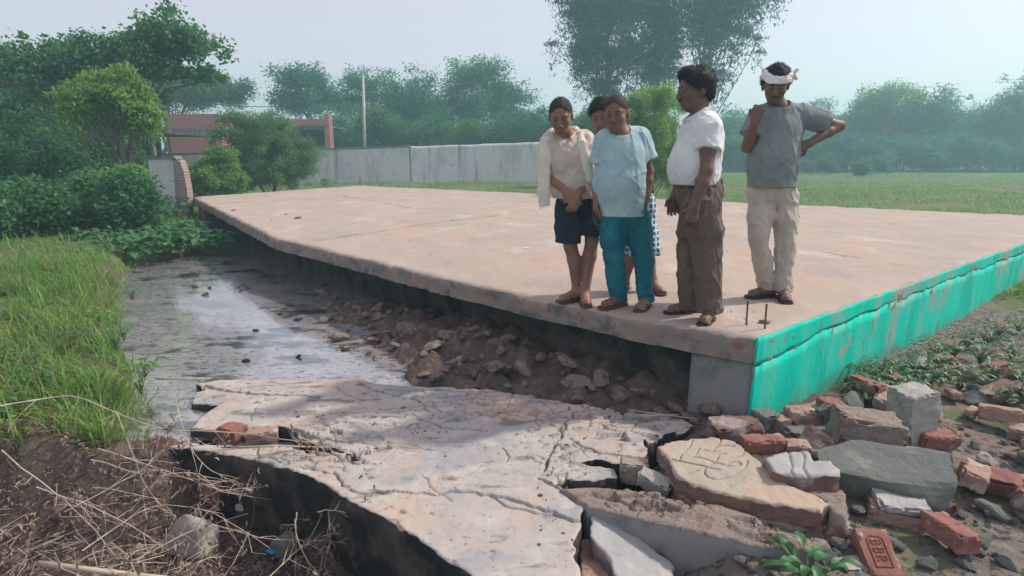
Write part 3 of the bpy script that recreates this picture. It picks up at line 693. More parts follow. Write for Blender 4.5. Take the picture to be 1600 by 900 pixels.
def people():
    G = 'men standing on the deck looking down'
    # man 1: hunched, towel round the neck, hands clasped in front
    Y = 4.42; z0 = float(pz(905, 462)[2])
    b, J, L, X = person('elderly man in cream collared shirt and dark shorts, towel round his neck, hands clasped low', G, Y, dict(
        head=(876, 181, -.14), neck=(886, 210, .02), shA=(860, 224, -.02), shB=(913, 220, .02), chest=(888, 248, .0), belly=(896, 285, .02), pelvis=(906, 318, .06), hem=(902, 309, .05),
        elA=(860, 274, .0), wrA=(886, 302, -.16), elB=(927, 272, .02), wrB=(902, 306, -.16), hipA=(892, 332, .06), hipB=(922, 332, .06), knA=(891, 384, -.02), knB=(925, 374, -.02),
        anA=(901, 455, .04), anB=(914, 462, -.02)), (-.15, -1, -.42),
        dict(z0=z0, front=(-.15, -1, 0), hair=.0015, hairmat='hair_grey', hnoise=.001, strands=5000, strand=.45, build=.98, belly=.02, moustache=False, roll=-.05, 
             handA=((.55, -.25, -.75), (.25, 1, .1), 1, .45), handB=((-.35, -.35, -.85), (-.1, .9, 0), -1, .5), footA=(-.9, -.55), footB=(-.05, -1),
             shirt=dict(mat='shirt_cream', off=.016, sleeve=.55, vneck=.10, nr=(.075, .07, .06), collar=True, seed=4, flare=-.004), lower=dict(kind='shorts', mat='shorts_navy', w=1.04, botA=A(890, 378, Y)[2], botB=A(925, 366, Y)[2]),
             sole='sole_brown', strapm='strap_brown'), 'skin_mid')
    # towel: folded cloth round the neck, left end hanging long, right end short
    nb = J['neck']
    v = Vol([axis(nb[0] - .32, nb[0] + .32, .005), axis(nb[1] - .30, nb[1] + .20, .005), axis(nb[2] - .62, nb[2] + .14, .0055)])
    fl = (.12, 1, .05)
    lp = [A(u, w, Y + d) for u, w, d in ((886, 203, .075), (872, 203, .055), (861, 210, -.01), (855, 222, -.075), (852, 245, -.085), (850, 272, -.080), (849, 298, -.072), (851, 319, -.066))]
    rp = [A(u, w, Y + d) for u, w, d in ((886, 203, .075), (898, 204, .05), (904, 212, -.04), (909, 226, -.105), (914, 244, -.125), (919, 262, -.130), (922, 280, -.125))]
    v.chain(lp, [.030, .032, .038, .042, .045, .043, .046, .044], .012, fl=fl, q=2.3); v.chain(rp, [.030, .032, .034, .036, .034, .036, .034], .012, fl=fl, q=2.3)
    def tf_(p):
        w = fbm(p[:, 0], 0, p[:, 2], 5, 61, 2) * .02
        r = np.sin((p[:, 0] + w + (p[:, 2] - nb[2]) * .10) * 330) * .0032 + fbm(p[:, 0] * 1.0, p[:, 1], p[:, 2] * .3, 16, 62, 3) * .005
        return r
    v.disp(tf_)
    v.plane(lp[-1] + (0, 0, -.012), (.25, 0, -1), box=((nb[0] - .32, nb[1] - .3, nb[2] - .62), (lp[-1][0] + .12, nb[1] + .2, lp[-1][2] + .1)))
    V, F = v.mesh(); t = mk('towel', V, F, 'cloth_towel', b, smooth=True)
    acc = Acc(); gt = np.random.default_rng(3)
    for k in range(15):
        x = lp[-1][0] - .040 + k * .0057; z = lp[-1][2] - .010 + (x - lp[-1][0]) * .25; acc.add(tube([(x, lp[-1][1] - .004, z + .006), (x + gt.normal() * .003, lp[-1][1] - .004, z - .022 - gt.random() * .01)], [.0014, .0008], 4))
    V, F = acc.out(); mk('fringe', V, F, 'cloth_towel', t)
    # man 2: pale blue t-shirt, teal trousers
    Y = 4.2; z0 = float(pz(985, 472)[2])
    person('round-bellied man in pale blue t-shirt and teal trousers, arms hanging down', G, Y, dict(
        head=(963, 177, -.05), neck=(971, 207, .0), shA=(946, 219, .0), shB=(999, 216, .02), chest=(971, 245, .0), belly=(967, 285, -.01), pelvis=(975, 330, .02), hem=(970, 337, .0),
        elA=(936, 272, .03), wrA=(931, 308, -.02), elB=(1013, 268, .04), wrB=(1010, 309, -.01), hipA=(958, 345, .02), hipB=(996, 345, .02), knA=(958, 402, -.01), knB=(1004, 402, .0),
        anA=(967, 462, .03), anB=(1009, 470, -.02)), (-.42, -1, -.22),
        dict(z0=z0, front=(-.25, -1, 0), hair=.0008, hairmat='hair_short', hnoise=.0004, strands=4200, strand=.32, build=.94, belly=.032, moustache=False,
             handA=((-.02, -.15, -1), (1, .1, 0), -1, .3), handB=((-.1, -.15, -1), (-1, .1, 0), 1, .4), footA=(-.85, -.55), footB=(-.5, -.9),
             shirt=dict(mat='shirt_blue', off=.020, sleeve=.66, nr=(.066, .06, .05), seed=9, flare=.0, sflare=.012), lower=dict(kind='trousers', mat='trousers_teal', w=.88, cuff=.055, bottom=z0 + .045),
             sole='sole_brown', strapm='strap_brown'), 'skin_dark')
    # man 3: behind
    Y = 4.72; z0 = float(pz(1000, 455)[2])
    person('man in dark shirt and blue checked wrap, mostly hidden behind the man in pale blue', G, Y, dict(
        head=(940, 182, .0), neck=(953, 210, .02), shA=(936, 224, .0), shB=(980, 222, .02), chest=(958, 250, .02), belly=(972, 285, .02), pelvis=(990, 320, .02), hem=(983, 318, .02), hem2=(998, 392, .02),
        elA=(940, 270, .03), wrA=(950, 305, -.02), elB=(995, 268, .04), wrB=(1000, 303, -.05), hipA=(984, 335, .02), hipB=(1006, 335, .02), knA=(985, 395, -.01), knB=(1013, 395, .0),
        anA=(975, 455, .03), anB=(1019, 460, .0)), (-.35, -1, -.35),
        dict(z0=z0, front=(-.2, -1, 0), hair=.020, hnoise=.006, build=.92, belly=.02,
             handA=((.1, -.15, -1), (1, .1, 0), -1, .3), handB=((-.1, -.15, -1), (-1, .1, 0), 1, .4), footA=(-.5, -.8), footB=(.25, -1),
             shirt=dict(mat='shirt_dark', off=.016, sleeve=.6, seed=12), lower=dict(kind='lungi', mat='wrap_check', bottom=A(1000, 398, Y)[2]),
             sole='sole_brown', strapm='strap_brown'), 'skin_dark')
    # man 4: white polo, profile to the left
    Y = 3.86; z0 = float(pz(1078, 492)[2])
    person('heavy man in white polo shirt and baggy brown trousers, seen from the side facing left', G, Y, dict(
        head=(1086, 140, .0), neck=(1097, 180, .0), shA=(1085, 205, .17), shB=(1108, 203, -.15), chest=(1094, 222, .0), belly=(1087, 262, .0), pelvis=(1092, 298, .01), hem=(1086, 288, .0),
        elA=(1066, 270, .22), wrA=(1055, 306, .16), elB=(1104, 266, -.22), wrB=(1085, 322, -.24), hipA=(1090, 318, .08), hipB=(1096, 318, -.08), knA=(1080, 395, .09), knB=(1106, 398, -.08),
        anA=(1078, 480, .12), anB=(1108, 494, -.08)), (-1, -.12, -.12),
        dict(z0=z0, front=(-1, -.12, 0), hair=.014, hnoise=.0035, quiff=True, build=1.02, belly=.052, hs=1.09, nape=-.02, moustache=True,
             handA=((-.15, .0, -1), (0, -.9, 0), 1, .4), handB=((-.15, -.05, -1), (0, 1, 0), -1, .35), footA=(-1, -.12), footB=(-.45, -.75),
             shirt=dict(mat='shirt_white', off=.016, sleeve=.50, collar=True, nr=(.072, .07, .06), seed=15, sflare=.006, flare=-.012), lower=dict(kind='trousers', mat='trousers_brown', w=1.16, cuff=.066, bottom=z0 + .06, wr=1.3),
             sole='sole_black', strapm='strap_brown'), 'skin_brown')
    # man 5: grey t-shirt, cream trousers, white headband, hand on hip
    Y = 4.38; z0 = float(pz(1200, 466)[2])
    b, J, L, X = person('man in grey t-shirt and cream trousers with white headband, one hand on hip', G, Y, dict(
        head=(1212, 133, -.06), neck=(1217, 165, .0), shA=(1188, 182, .0), shB=(1250, 180, .0), chest=(1214, 207, .0), belly=(1208, 250, -.01), pelvis=(1206, 290, .02), hem=(1207, 292, .0),
        elA=(1167, 230, -.02), wrA=(1180, 190, -.16), elB=(1311, 197, .04), wrB=(1262, 225, -.06), hipA=(1190, 308, .02), hipB=(1224, 308, .02), knA=(1184, 372, -.03), knB=(1228, 376, -.01),
        anA=(1199, 450, .05), anB=(1223, 462, -.03)), (-.36, -1, -.42),
        dict(z0=z0, front=(-.2, -1, 0), hair=.016, hnoise=.007, build=.95, belly=.012, hs=1.06, moustache=True,
             handA=((.12, -.10, 1), (.6, .9, .0), 1, .65), handB=((-.95, -.05, -.35), (.1, .9, -.4), 1, .35), footA=(-1, -.25), footB=(-.25, -1),
             shirt=dict(mat='shirt_grey', off=.018, sleeve=.60, nr=(.064, .06, .045), seed=21, sflare=.012, flare=.003), lower=dict(kind='trousers', mat='trousers_cream', w=.86, cuff=.056, bottom=z0 + .06),
             sole='sole_black', strapm='strap_black'), 'skin_brown')
    # headband cloth
    hd = X['hd']; H = X['H']
    v = Vol([axis(hd[0] - .17, hd[0] + .19, .0045), axis(hd[1] - .17, hd[1] + .17, .0045), axis(hd[2] - .08, hd[2] + .14, .0045)])
    v.ell(L(0, -.012, .034), (.104, .128, .122), H, .01); v.plane(L(0, 0, .092), H[2] + H[0] * -.16 + H[1] * .1); v.plane(L(0, 0, .026), -H[2] + H[0] * .12 + H[1] * .12)
    v.cap(L(-.09, -.05, .05), L(-.125, -.05, .025), .022, .014, .012); v.cap(L(-.09, -.05, .055), L(-.125, -.05, .085), .016, .010, .012)
    v.disp(lambda p: fbm(p[:, 0], p[:, 1], p[:, 2] * 2.2, 20, 8, 3) * .006)
    V, F = v.mesh(); mk('headband', V, F, 'cloth_white', b, smooth=True)
    # faint, barely legible pale print on the chest
    sh_ = [c for c in b.children if c.name.startswith('shirt')][0]; bpy.context.view_layer.update()
    from mathutils.bvhtree import BVHTree
    bt = BVHTree.FromPolygons([sh_.matrix_world @ q.co for q in sh_.data.vertices], [tuple(p.vertices) for p in sh_.data.polygons]); acc = Acc()
    for st in ([(1191.5, 189), (1191.6, 192)], [(1194, 188), (1195, 192.5), (1197.5, 193.6)], [(1201, 193.5), (1202.5, 188.5), (1204, 189.5), (1202.2, 191.2)], [(1206.8, 192.8), (1208.4, 187.8)]):
        pts = []
        for k in range(len(st) - 1):
            for q in np.linspace(0, 1, 4)[:(4 if k == len(st) - 2 else 3)]:
                u, w = st[k][0] * (1 - q) + st[k + 1][0] * q, st[k][1] * (1 - q) + st[k + 1][1] * q
                h = bt.ray_cast(Vector((0, 0, CAMZ)), Vector(ray(u, w)).normalized())
                if h[0] is not None: pts.append(np.array(h[0]) - unit(ray(u, w)) * .0008)
        if len(pts) > 1: acc.add(tube(pts, .0022, 5))
    if acc.V: V, F = acc.out(); mk('chest_print', V, F, 'print_pale', sh_)
    return b
# ------------------------------------------------------------------ ground, pond, platform, broken slabs, rubble
WATER = -0.75
Cc = P(1180, 527, -.0)[:2]; Lc = np.array((-8.71, 15.84)); Bc = np.array((-5.85, 22.27))
gd = np.array((3.21, 4.70)) - Cc; gd /= np.linalg.norm(gd)             # direction of the green side
sag_px = [(370, 342, .02), (430, 372, .07), (500, 388, .09), (600, 412, .09), (700, 436, .08), (850, 468, .05), (1000, 498, .03), (1100, 514, .01)]
edge_pts = [Lc] + [P(u, v, -s)[:2] for u, v, s in sag_px] + [Cc]
sagz = [0] + [s for _, _, s in sag_px] + [0]
_e = np.array(edge_pts); _cl = (Cc - Lc) / np.linalg.norm(Cc - Lc); _s = (_e - Lc) @ _cl
_n = np.array((-_cl[1], _cl[0]))                                          # points into the deck
if _n @ (Bc - Lc) < 0: _n = -_n
def DECKZ(x, y):
    x = np.asarray(x, float); y = np.asarray(y, float)
    s = (x - Lc[0]) * _cl[0] + (y - Lc[1]) * _cl[1]; d = (x - Lc[0]) * _n[0] + (y - Lc[1]) * _n[1]
    return -np.interp(s, _s, sagz) * np.exp(-np.clip(d, 0, None) / 1.6)
def edge_in(s_par, off):                                                 # point on the front edge, moved inwards
    q = np.array((np.interp(s_par, _s, _e[:, 0]), np.interp(s_par, _s, _e[:, 1]))); return q + _n * off
GR = Cc + gd * 11.5; BR = Bc + (P(1400, 327, 0)[:2] - Bc) / np.linalg.norm(P(1400, 327, 0)[:2] - Bc) * 24
def _x(p, d, q, e):
    t = np.linalg.solve(np.array([d, -e]).T, q - p); return p + d * t[0]
Rc = _x(Cc, gd, Bc, (BR - Bc))
PLEN = np.linalg.norm(Cc - Lc)
pond_px = [(345, 392), (290, 402), (225, 418), (205, 450), (215, 500), (245, 545), (262, 585), (250, 620), (228, 650), (232, 690), (300, 700), (420, 690), (520, 640), (700, 620), (820, 640)]
pond = [P(u, v, WATER)[:2] for u, v in pond_px] + [edge_in(PLEN * .93, .5), edge_in(PLEN * .6, .5), edge_in(PLEN * .3, .5), edge_in(PLEN * .02, .5)]
pit_px = [(-300, 735), (60, 722), (200, 716), (262, 706), (300, 700), (420, 712), (520, 762), (640, 820), (760, 900), (900, 1200), (-600, 1500)]
pit = [P(u, v, -.72)[:2] for u, v in pit_px]
def GZ(x, y):
    x = np.asarray(x, float); y = np.asarray(y, float)
    far = sstep(6, 14, np.hypot(x, y))
    nearb = -.60 - .42 * sstep(-2.7, -2.2, x) * (1 - sstep(.55, 1.15, x - .12 * (y - 3)))
    b = nearb * (1 - far) + -.42 * far
    b = b + fbm(x, y, 0, .35, 3, 3) * .05 + fbm(x, y, 0, 2.5, 5, 3) * .02 * (1 - far)
    # left bank behind the pond is a bit lower
    dp, _ = polysdf(x, y, np.array(pond)); b = b * sstep(-.05, .45, dp) + (-1.05 + fbm(x, y, 0, 2, 8, 2) * .05) * (1 - sstep(-.05, .45, dp))
    dq, _ = polysdf(x, y, np.array(pit)); w = 1 - sstep(-.12, .02, dq); b = b * (1 - w) + (-1.17 + fbm(x, y, 0, 3, 12, 3) * .05) * w
    # under the deck
    # dried mud bank against the wall under the slab
    s = (x - Lc[0]) * _cl[0] + (y - Lc[1]) * _cl[1]
    ex = np.interp(s, _s, _e[:, 0]); ey = np.interp(s, _s, _e[:, 1]); d = (ex - x) * _n[0] + (ey - y) * _n[1]   # distance in front of the edge
    f = s / PLEN; hgt = np.interp(f, [.50, .60, .68, .78, .88, .95, .985, 1.0], [-1.1, -.92, -.78, -.62, -.56, -.60, -.66, -.66])
    wid = np.interp(f, [.5, .62, .75, .9, 1], [.3, 1.0, 1.5, 1.2, .8])
    m = hgt - (np.clip(d + .1, 0, None) / wid) ** 1.3 * .36 + fbm(x, y, 0, 4, 21, 4) * .07 + np.abs(fbm(x, y, 0, 8, 22, 4)) * .075
    rl = np.array([P(-400, 730, -.72)[:2], P(60, 716, -.72)[:2], P(262, 700, -.72)[:2]]); dr, _t = linedist(x, y, rl); b = np.maximum(b, -.665 - np.clip(dr - .05, 0, None) * 1.6)
    ok = (f > .48) & (f < 1.02) & (d > -1.2) & (d < 2.3)
    return np.where(ok, np.maximum(b, m), b)
def ground():
    def ax(near0, near1, h, lo, hi):
        a = list(np.arange(near0, near1, h)); st = h
        while a[-1] < hi: st *= 1.22; a.append(a[-1] + st)
        st = h
        while a[0] > lo: st *= 1.22; a.insert(0, a[0] - st)
        return np.array(a)
    xs = ax(-7.5, 4.5, .05, -420, 420); ys = ax(1.2, 10.5, .05, -420, 420)
    X, Y = np.meshgrid(xs, ys, indexing='ij'); Z = GZ(X, Y)
    n, m = X.shape; I = np.arange(n * m).reshape(n, m)
    F = np.stack([I[:-1, :-1], I[1:, :-1], I[1:, 1:], I[:-1, 1:]], -1).reshape(-1, 4)
    cx = X[:-1, :-1].ravel(); cyy = Y[:-1, :-1].ravel(); cz = Z[:-1, :-1].ravel()
    s = (cx - Lc[0]) * _cl[0] + (cyy - Lc[1]) * _cl[1]; f = s / PLEN
    ex = np.interp(s, _s, _e[:, 0]); ey = np.interp(s, _s, _e[:, 1]); d = (ex - cx) * _n[0] + (ey - cyy) * _n[1]
    dist = np.hypot(cx, cyy); mi = np.zeros(len(F), int)
    soil = ((f > .45) & (f < 1.02) & (d > -1.5) & (d < 2.3)); nearr = (dist < 8.5) & (cx > -.5) & (cyy < 7)
    dq, _ = polysdf(cx, cyy, np.array(pit)); dp, _ = polysdf(cx, cyy, np.array(pond))
    mi[nearr] = 2; mi[soil | (dq < .3) | (dp < .25)] = 1
    o = mk('ground', np.stack([X, Y, Z], -1).reshape(-1, 3), F, ['field', 'soil', 'rubble_gravel'], origin=(0, 0, 0), mi=mi, smooth=True); tag(o, kind='structure')
def scum(N, Lk, tc, cur, b):
    mp = N.new("ShaderNodeMapping"); mp.inputs['Scale'].default_value = (1, 1.9, 1); mp.inputs['Rotation'].default_value = (0, 0, .5); Lk.new(tc.outputs['Object'], mp.inputs[0])
    def noise(sc, lo, hi, det=8):
        n = N.new("ShaderNodeTexNoise"); n.inputs['Scale'].default_value = sc; n.inputs['Detail'].default_value = det; n.inputs['Roughness'].default_value = .65; Lk.new(mp.outputs[0], n.inputs[0])
        r = N.new("ShaderNodeMapRange"); r.inputs[1].default_value = lo; r.inputs[2].default_value = hi; r.interpolation_type = 'SMOOTHSTEP'; Lk.new(n.outputs[0], r.inputs[0]); return r.outputs[0]
    film = noise(1.0, .40, .47); film2 = noise(6, .30, .42); dots = noise(13, .55, .60)
    def mixc(f, a, bb):
        m = N.new("ShaderNodeMix"); m.data_type = 'RGBA'; Lk.new(f, m.inputs[0])
        for i, q in ((6, a), (7, bb)):
            if isinstance(q, tuple): m.inputs[i].default_value = (*q, 1)
            else: Lk.new(q, m.inputs[i])
        return m.outputs[2]
    pale = mixc(noise(2.2, .4, .65), (.25, .245, .265), (.34, .33, .345))
    mul = N.new("ShaderNodeMath"); mul.operation = 'MULTIPLY'; Lk.new(film, mul.inputs[0]); Lk.new(film2, mul.inputs[1])
    c = mixc(mul.outputs[0], (.05, .055, .06), pale); c = mixc(dots, c, (.05, .045, .035))
    r = N.new("ShaderNodeMapRange"); r.inputs[3].default_value = .05; r.inputs[4].default_value = .20; Lk.new(mul.outputs[0], r.inputs[0]); Lk.new(r.outputs[0], b.inputs['Roughness']); b.inputs['Coat Weight'].default_value = .9; b.inputs['Coat Roughness'].default_value = .06; b.inputs['Coat IOR'].default_value = 1.7
    return c
M('pond_water', (.1, .1, .1), rough=.2, spec=.7, bump=[(10, .05, .008)], extra=scum)
def water():
    P_ = np.array(pond); c = P_.mean(0); xs = np.arange(P_[:, 0].min() - .5, P_[:, 0].max() + .5, .12); ys = np.arange(P_[:, 1].min() - .5, P_[:, 1].max() + .5, .12)
    X, Y = np.meshgrid(xs, ys, indexing='ij'); d, _ = polysdf(X, Y, P_); d2, _ = polysdf(X, Y, np.array(pit)); K = ((d < .4) & (d2 > .05))[:-1, :-1]
    I = np.arange(X.size).reshape(X.shape); F = np.stack([I[:-1, :-1], I[1:, :-1], I[1:, 1:], I[:-1, 1:]], -1)[K]
    u, inv = np.unique(F, return_inverse=True); V = np.stack([X.ravel(), Y.ravel(), np.full(X.size, WATER)], 1)[u]
    o = mk('pond_water', V, inv.reshape(-1, 4), 'pond_water'); tag(o, kind='structure')
def vwall(name, p0, p1, z0, z1, th, mat, parent, inward, nx=60, nz=14, rough=.006, seed=0, topfn=None, botfn=None):
    """vertical plastered face from p0 to p1 (outer face), thickness th towards inward"""
    p0, p1 = np.asarray(p0, float), np.asarray(p1, float); inward = np.asarray(inward, float); L = np.linalg.norm(p1 - p0)
    t = np.linspace(0, 1, nx + 1); w = np.linspace(0, 1, nz + 1); T, W = np.meshgrid(t, w, indexing='ij')
    zt = z1 + (topfn(T * L) if topfn else 0 * T); zb = z0 + (botfn(T * L) if botfn else 0 * T); Z = zb + (zt - zb) * W
    B = p0 + (p1 - p0) * T[..., None]; nz_ = fbm(T * L, Z, 0, 5, seed, 4) * rough
    F0 = B + inward * (nz_ + .004)[..., None]; F1 = B + inward * th
    V = np.concatenate([np.dstack([F0, Z]).reshape(-1, 3), np.dstack([F1, Z]).reshape(-1, 3)]); n, m = nx + 1, nz + 1; I = np.arange(n * m).reshape(n, m); J_ = I + n * m
    q = [np.stack([I[:-1, :-1], I[1:, :-1], I[1:, 1:], I[:-1, 1:]], -1).reshape(-1, 4), np.stack([J_[:-1, :-1], J_[:-1, 1:], J_[1:, 1:], J_[1:, :-1]], -1).reshape(-1, 4)]
    for a, b in ((I[:-1, 0], I[1:, 0]), (I[1:, -1], I[:-1, -1])): q.append(np.stack([b, a, a + n * m, b + n * m], 1))
    for a, b in ((I[0, 1:], I[0, :-1]), (I[-1, :-1], I[-1, 1:])): q.append(np.stack([b, a, a + n * m, b + n * m], 1))
    return mk(name, V, np.vstack(q), mat, parent)
def platform():
    e = empty('raised_platform', (Cc[0], Cc[1], -.9), 'large raised concrete deck the men stand on, with a bright green side wall', 'platform')
    poly = [tuple(q) for q in edge_pts] + [tuple(Rc + gd * 0), tuple(Bc)]
    poly = [Lc] + edge_pts[1:-1] + [Cc + 0 * gd, Rc, Bc]
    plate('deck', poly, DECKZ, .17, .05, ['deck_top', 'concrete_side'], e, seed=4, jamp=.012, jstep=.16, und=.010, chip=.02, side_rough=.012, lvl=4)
    # masonry under the deck, set back; corner pier flush
    a, b = edge_in(.4, .13), edge_in(PLEN - .42, .13)
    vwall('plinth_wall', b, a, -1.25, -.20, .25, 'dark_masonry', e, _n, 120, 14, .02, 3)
    c0 = edge_in(PLEN - .40, .022); vwall('corner_pier', Cc - _n * -.022 - _cl * .0 + gd * 0, c0, -.95, -.172, .40, 'plaster_grey', e, _n, 12, 14, .004, 5)
    out = np.array((gd[1], -gd[0])); inn = -out
    crack = lambda s: fbm(s, 0, 0, 5, 31, 6) * .016 + np.interp(s, [0, .3, .8, 1.5, 3, 12], [-.02, -.01, .03, .06, .05, .05])
    crack2 = lambda s: crack(s) - .002 - .012 * np.clip(fbm(s, 3, 0, 5, 33, 5) + .2, 0, 1)
    s0, s1 = Cc + gd * .004 + out * .022, Cc + gd * 11.4 + out * .022
    vwall('painted_band', s0, s1, -.165, -.004, .02, 'green_paint', e, inn, 1500, 6, .0012, 8, botfn=crack, topfn=lambda s: -np.abs(fbm(s, 9, 0, 9, 37, 4)) * .004)
    vwall('painted_wall', s0, s1, -1.0, -.165, .02, 'green_paint', e, inn, 1500, 12, .0012, 9, topfn=crack2)
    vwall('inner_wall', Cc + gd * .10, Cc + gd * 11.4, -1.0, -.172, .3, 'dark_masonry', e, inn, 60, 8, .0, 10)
    # white lump under the deck edge end near the wall stub: brick end pier
    vwall('brick_end', edge_in(.95, .10), edge_in(.0, .10), -1.0, -.175, .3, 'brick_dusty', e, _n, 12, 8, .01, 6)
def deck_lines(N, Lk, tc, cur, b):
    org = (Cc[0], Cc[1])
    n = N.new("ShaderNodeTexNoise"); n.inputs['Scale'].default_value = 1.6; n.inputs['Detail'].default_value = 8; Lk.new(tc.outputs['Object'], n.inputs[0])
    n2 = N.new("ShaderNodeTexNoise"); n2.inputs['Scale'].default_value = 2.2; n2.inputs['Detail'].default_value = 3; Lk.new(tc.outputs['Object'], n2.inputs[0])
    sx = N.new("ShaderNodeSeparateXYZ"); Lk.new(tc.outputs['Object'], sx.inputs[0])
    def m(op, a, b_, c=None):
        k = N.new("ShaderNodeMath"); k.operation = op
        for i, q in enumerate((a, b_, c)):
            if q is None: continue
            if isinstance(q, (int, float)): k.inputs[i].default_value = q
            else: Lk.new(q, k.inputs[i])
        return k.outputs[0]
    for (u0, v0, u1, v1, w, amp) in ((455, 372, 900, 322, .018, .25), (520, 303, 640, 324, .022, .35), (640, 324, 900, 352, .018, .35), (1020, 350, 1420, 415, .014, .3), (900, 318, 1400, 352, .02, .3), (320, 318, 620, 306, .03, .3)):
        p0, p1 = P(u0, v0, 0)[:2] - org, P(u1, v1, 0)[:2] - org; d = p1 - p0; L = np.linalg.norm(d); d = d / L; nn = (-d[1], d[0]); c0 = -(nn[0] * p0[0] + nn[1] * p0[1])
        off = m('MULTIPLY_ADD', sx.outputs['X'], nn[0], float(c0)); off = m('MULTIPLY_ADD', sx.outputs['Y'], nn[1], off); off = m('ADD', off, m('MULTIPLY', m('SUBTRACT', n.outputs[0], .5), amp))
        al = m('MULTIPLY_ADD', sx.outputs['X'], float(d[0]), float(-(d @ p0))); al = m('MULTIPLY_ADD', sx.outputs['Y'], float(d[1]), al)
        ww = m('MULTIPLY', m('SUBTRACT', n2.outputs[0], .36), w * 5)
        near_ = m('LESS_THAN', m('ABSOLUTE', off, 0), ww); rng_ = m('MULTIPLY', m('GREATER_THAN', al, 0.), m('LESS_THAN', al, float(L))); f = m('MULTIPLY', m('MULTIPLY', near_, rng_), .75)
        k = N.new("ShaderNodeMix"); k.data_type = 'RGBA'; Lk.new(f, k.inputs[0]); Lk.new(cur, k.inputs[6]); k.inputs[7].default_value = (.15, .12, .10, 1); cur = k.outputs[2]
    return cur
M('deck_top', (.385, .328, .285), [((.42, .33, .27), .45, .47, .60), ((.34, .30, .275), .6, .50, .66, (1, 2.2, 1)), ((.46, .40, .36), 1.3, .52, .7, (1.6, .8, 1)), ((.32, .27, .23), 5, .58, .72), ((.40, .33, .27), 18, .5, .64), ((.18, .15, .13), 45, .64, .71)],
  rough=.92, bump=[(60, .5, .006), (14, .4, .012), (3, .35, .04)], extra=deck_lines)
# collapsed slab surface
def CS(x, y):
    return -.615 + .035 * np.clip(x, -3, 2) + .02 * np.exp(-((x + 1.2) ** 2 + (y - 3.2) ** 2) / .6)
def Q(pxs, z=CS): return [P(u, v, z)[:2] for u, v in pxs]
def sunlit_band(N, Lk, tc, cur, b):
    """dusty stripe and damp film lying on the slab (in the slab's own coordinates)"""
    p0, p1 = P(560, 745, CS)[:2], P(900, 640, CS)[:2]; d = (p1 - p0) / np.linalg.norm(p1 - p0)
    mp = N.new("ShaderNodeMapping"); mp.vector_type = 'POINT'; mp.inputs['Rotation'].default_value = (0, 0, -math.atan2(d[1], d[0]))
    c_, s_ = d[0], d[1]
    mp.inputs['Location'].default_value = (0, -(-s_ * p0[0] + c_ * p0[1]), 0); Lk.new(tc.outputs['Object'], mp.inputs[0])
    n = N.new("ShaderNodeTexNoise"); n.inputs['Scale'].default_value = 3; n.inputs['Detail'].default_value = 6; Lk.new(tc.outputs['Object'], n.inputs[0])
    sx = N.new("ShaderNodeSeparateXYZ"); Lk.new(mp.outputs[0], sx.inputs[0])
    ad = N.new("ShaderNodeMath"); ad.operation = 'MULTIPLY_ADD'; ad.inputs[1].default_value = .35; Lk.new(n.outputs[0], ad.inputs[0]); Lk.new(sx.outputs['Y'], ad.inputs[2])
    ab = N.new("ShaderNodeMath"); ab.operation = 'SUBTRACT'; ab.inputs[1].default_value = .175; Lk.new(ad.outputs[0], ab.inputs[0])
    a2 = N.new("ShaderNodeMath"); a2.operation = 'ABSOLUTE'; Lk.new(ab.outputs[0], a2.inputs[0])
    r = N.new("ShaderNodeMapRange"); r.inputs[1].default_value = .20; r.inputs[2].default_value = .06; r.inputs[3].default_value = 0; r.inputs[4].default_value = .8; Lk.new(a2.outputs[0], r.inputs[0])
    m = N.new("ShaderNodeMix"); m.data_type = 'RGBA'; Lk.new(r.outputs[0], m.inputs[0]); Lk.new(cur, m.inputs[6]); m.inputs[7].default_value = (.56, .41, .32, 1)
    return m.outputs[2]
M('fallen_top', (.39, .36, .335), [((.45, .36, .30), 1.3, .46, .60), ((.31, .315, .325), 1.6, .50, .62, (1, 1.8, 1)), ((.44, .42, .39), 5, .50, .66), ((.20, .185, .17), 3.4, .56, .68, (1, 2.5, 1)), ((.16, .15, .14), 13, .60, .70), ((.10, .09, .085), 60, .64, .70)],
  rough=.9, bump=[(90, .4, .003), (20, .3, .008)])
M('carved_top', (.39, .345, .28), [((.43, .34, .265), 2.5, .48, .62), ((.33, .31, .28), 5, .52, .66), ((.25, .23, .2), 50, .66, .73)], rough=.9, bump=[(45, .4, .008), (9, .4, .02)])
M('ribbed_top', (.34, .345, .345), [((.28, .29, .30), 5, .46, .62), ((.40, .39, .37), 12, .5, .65)], rough=.9, bump=[(45, .4, .008)])
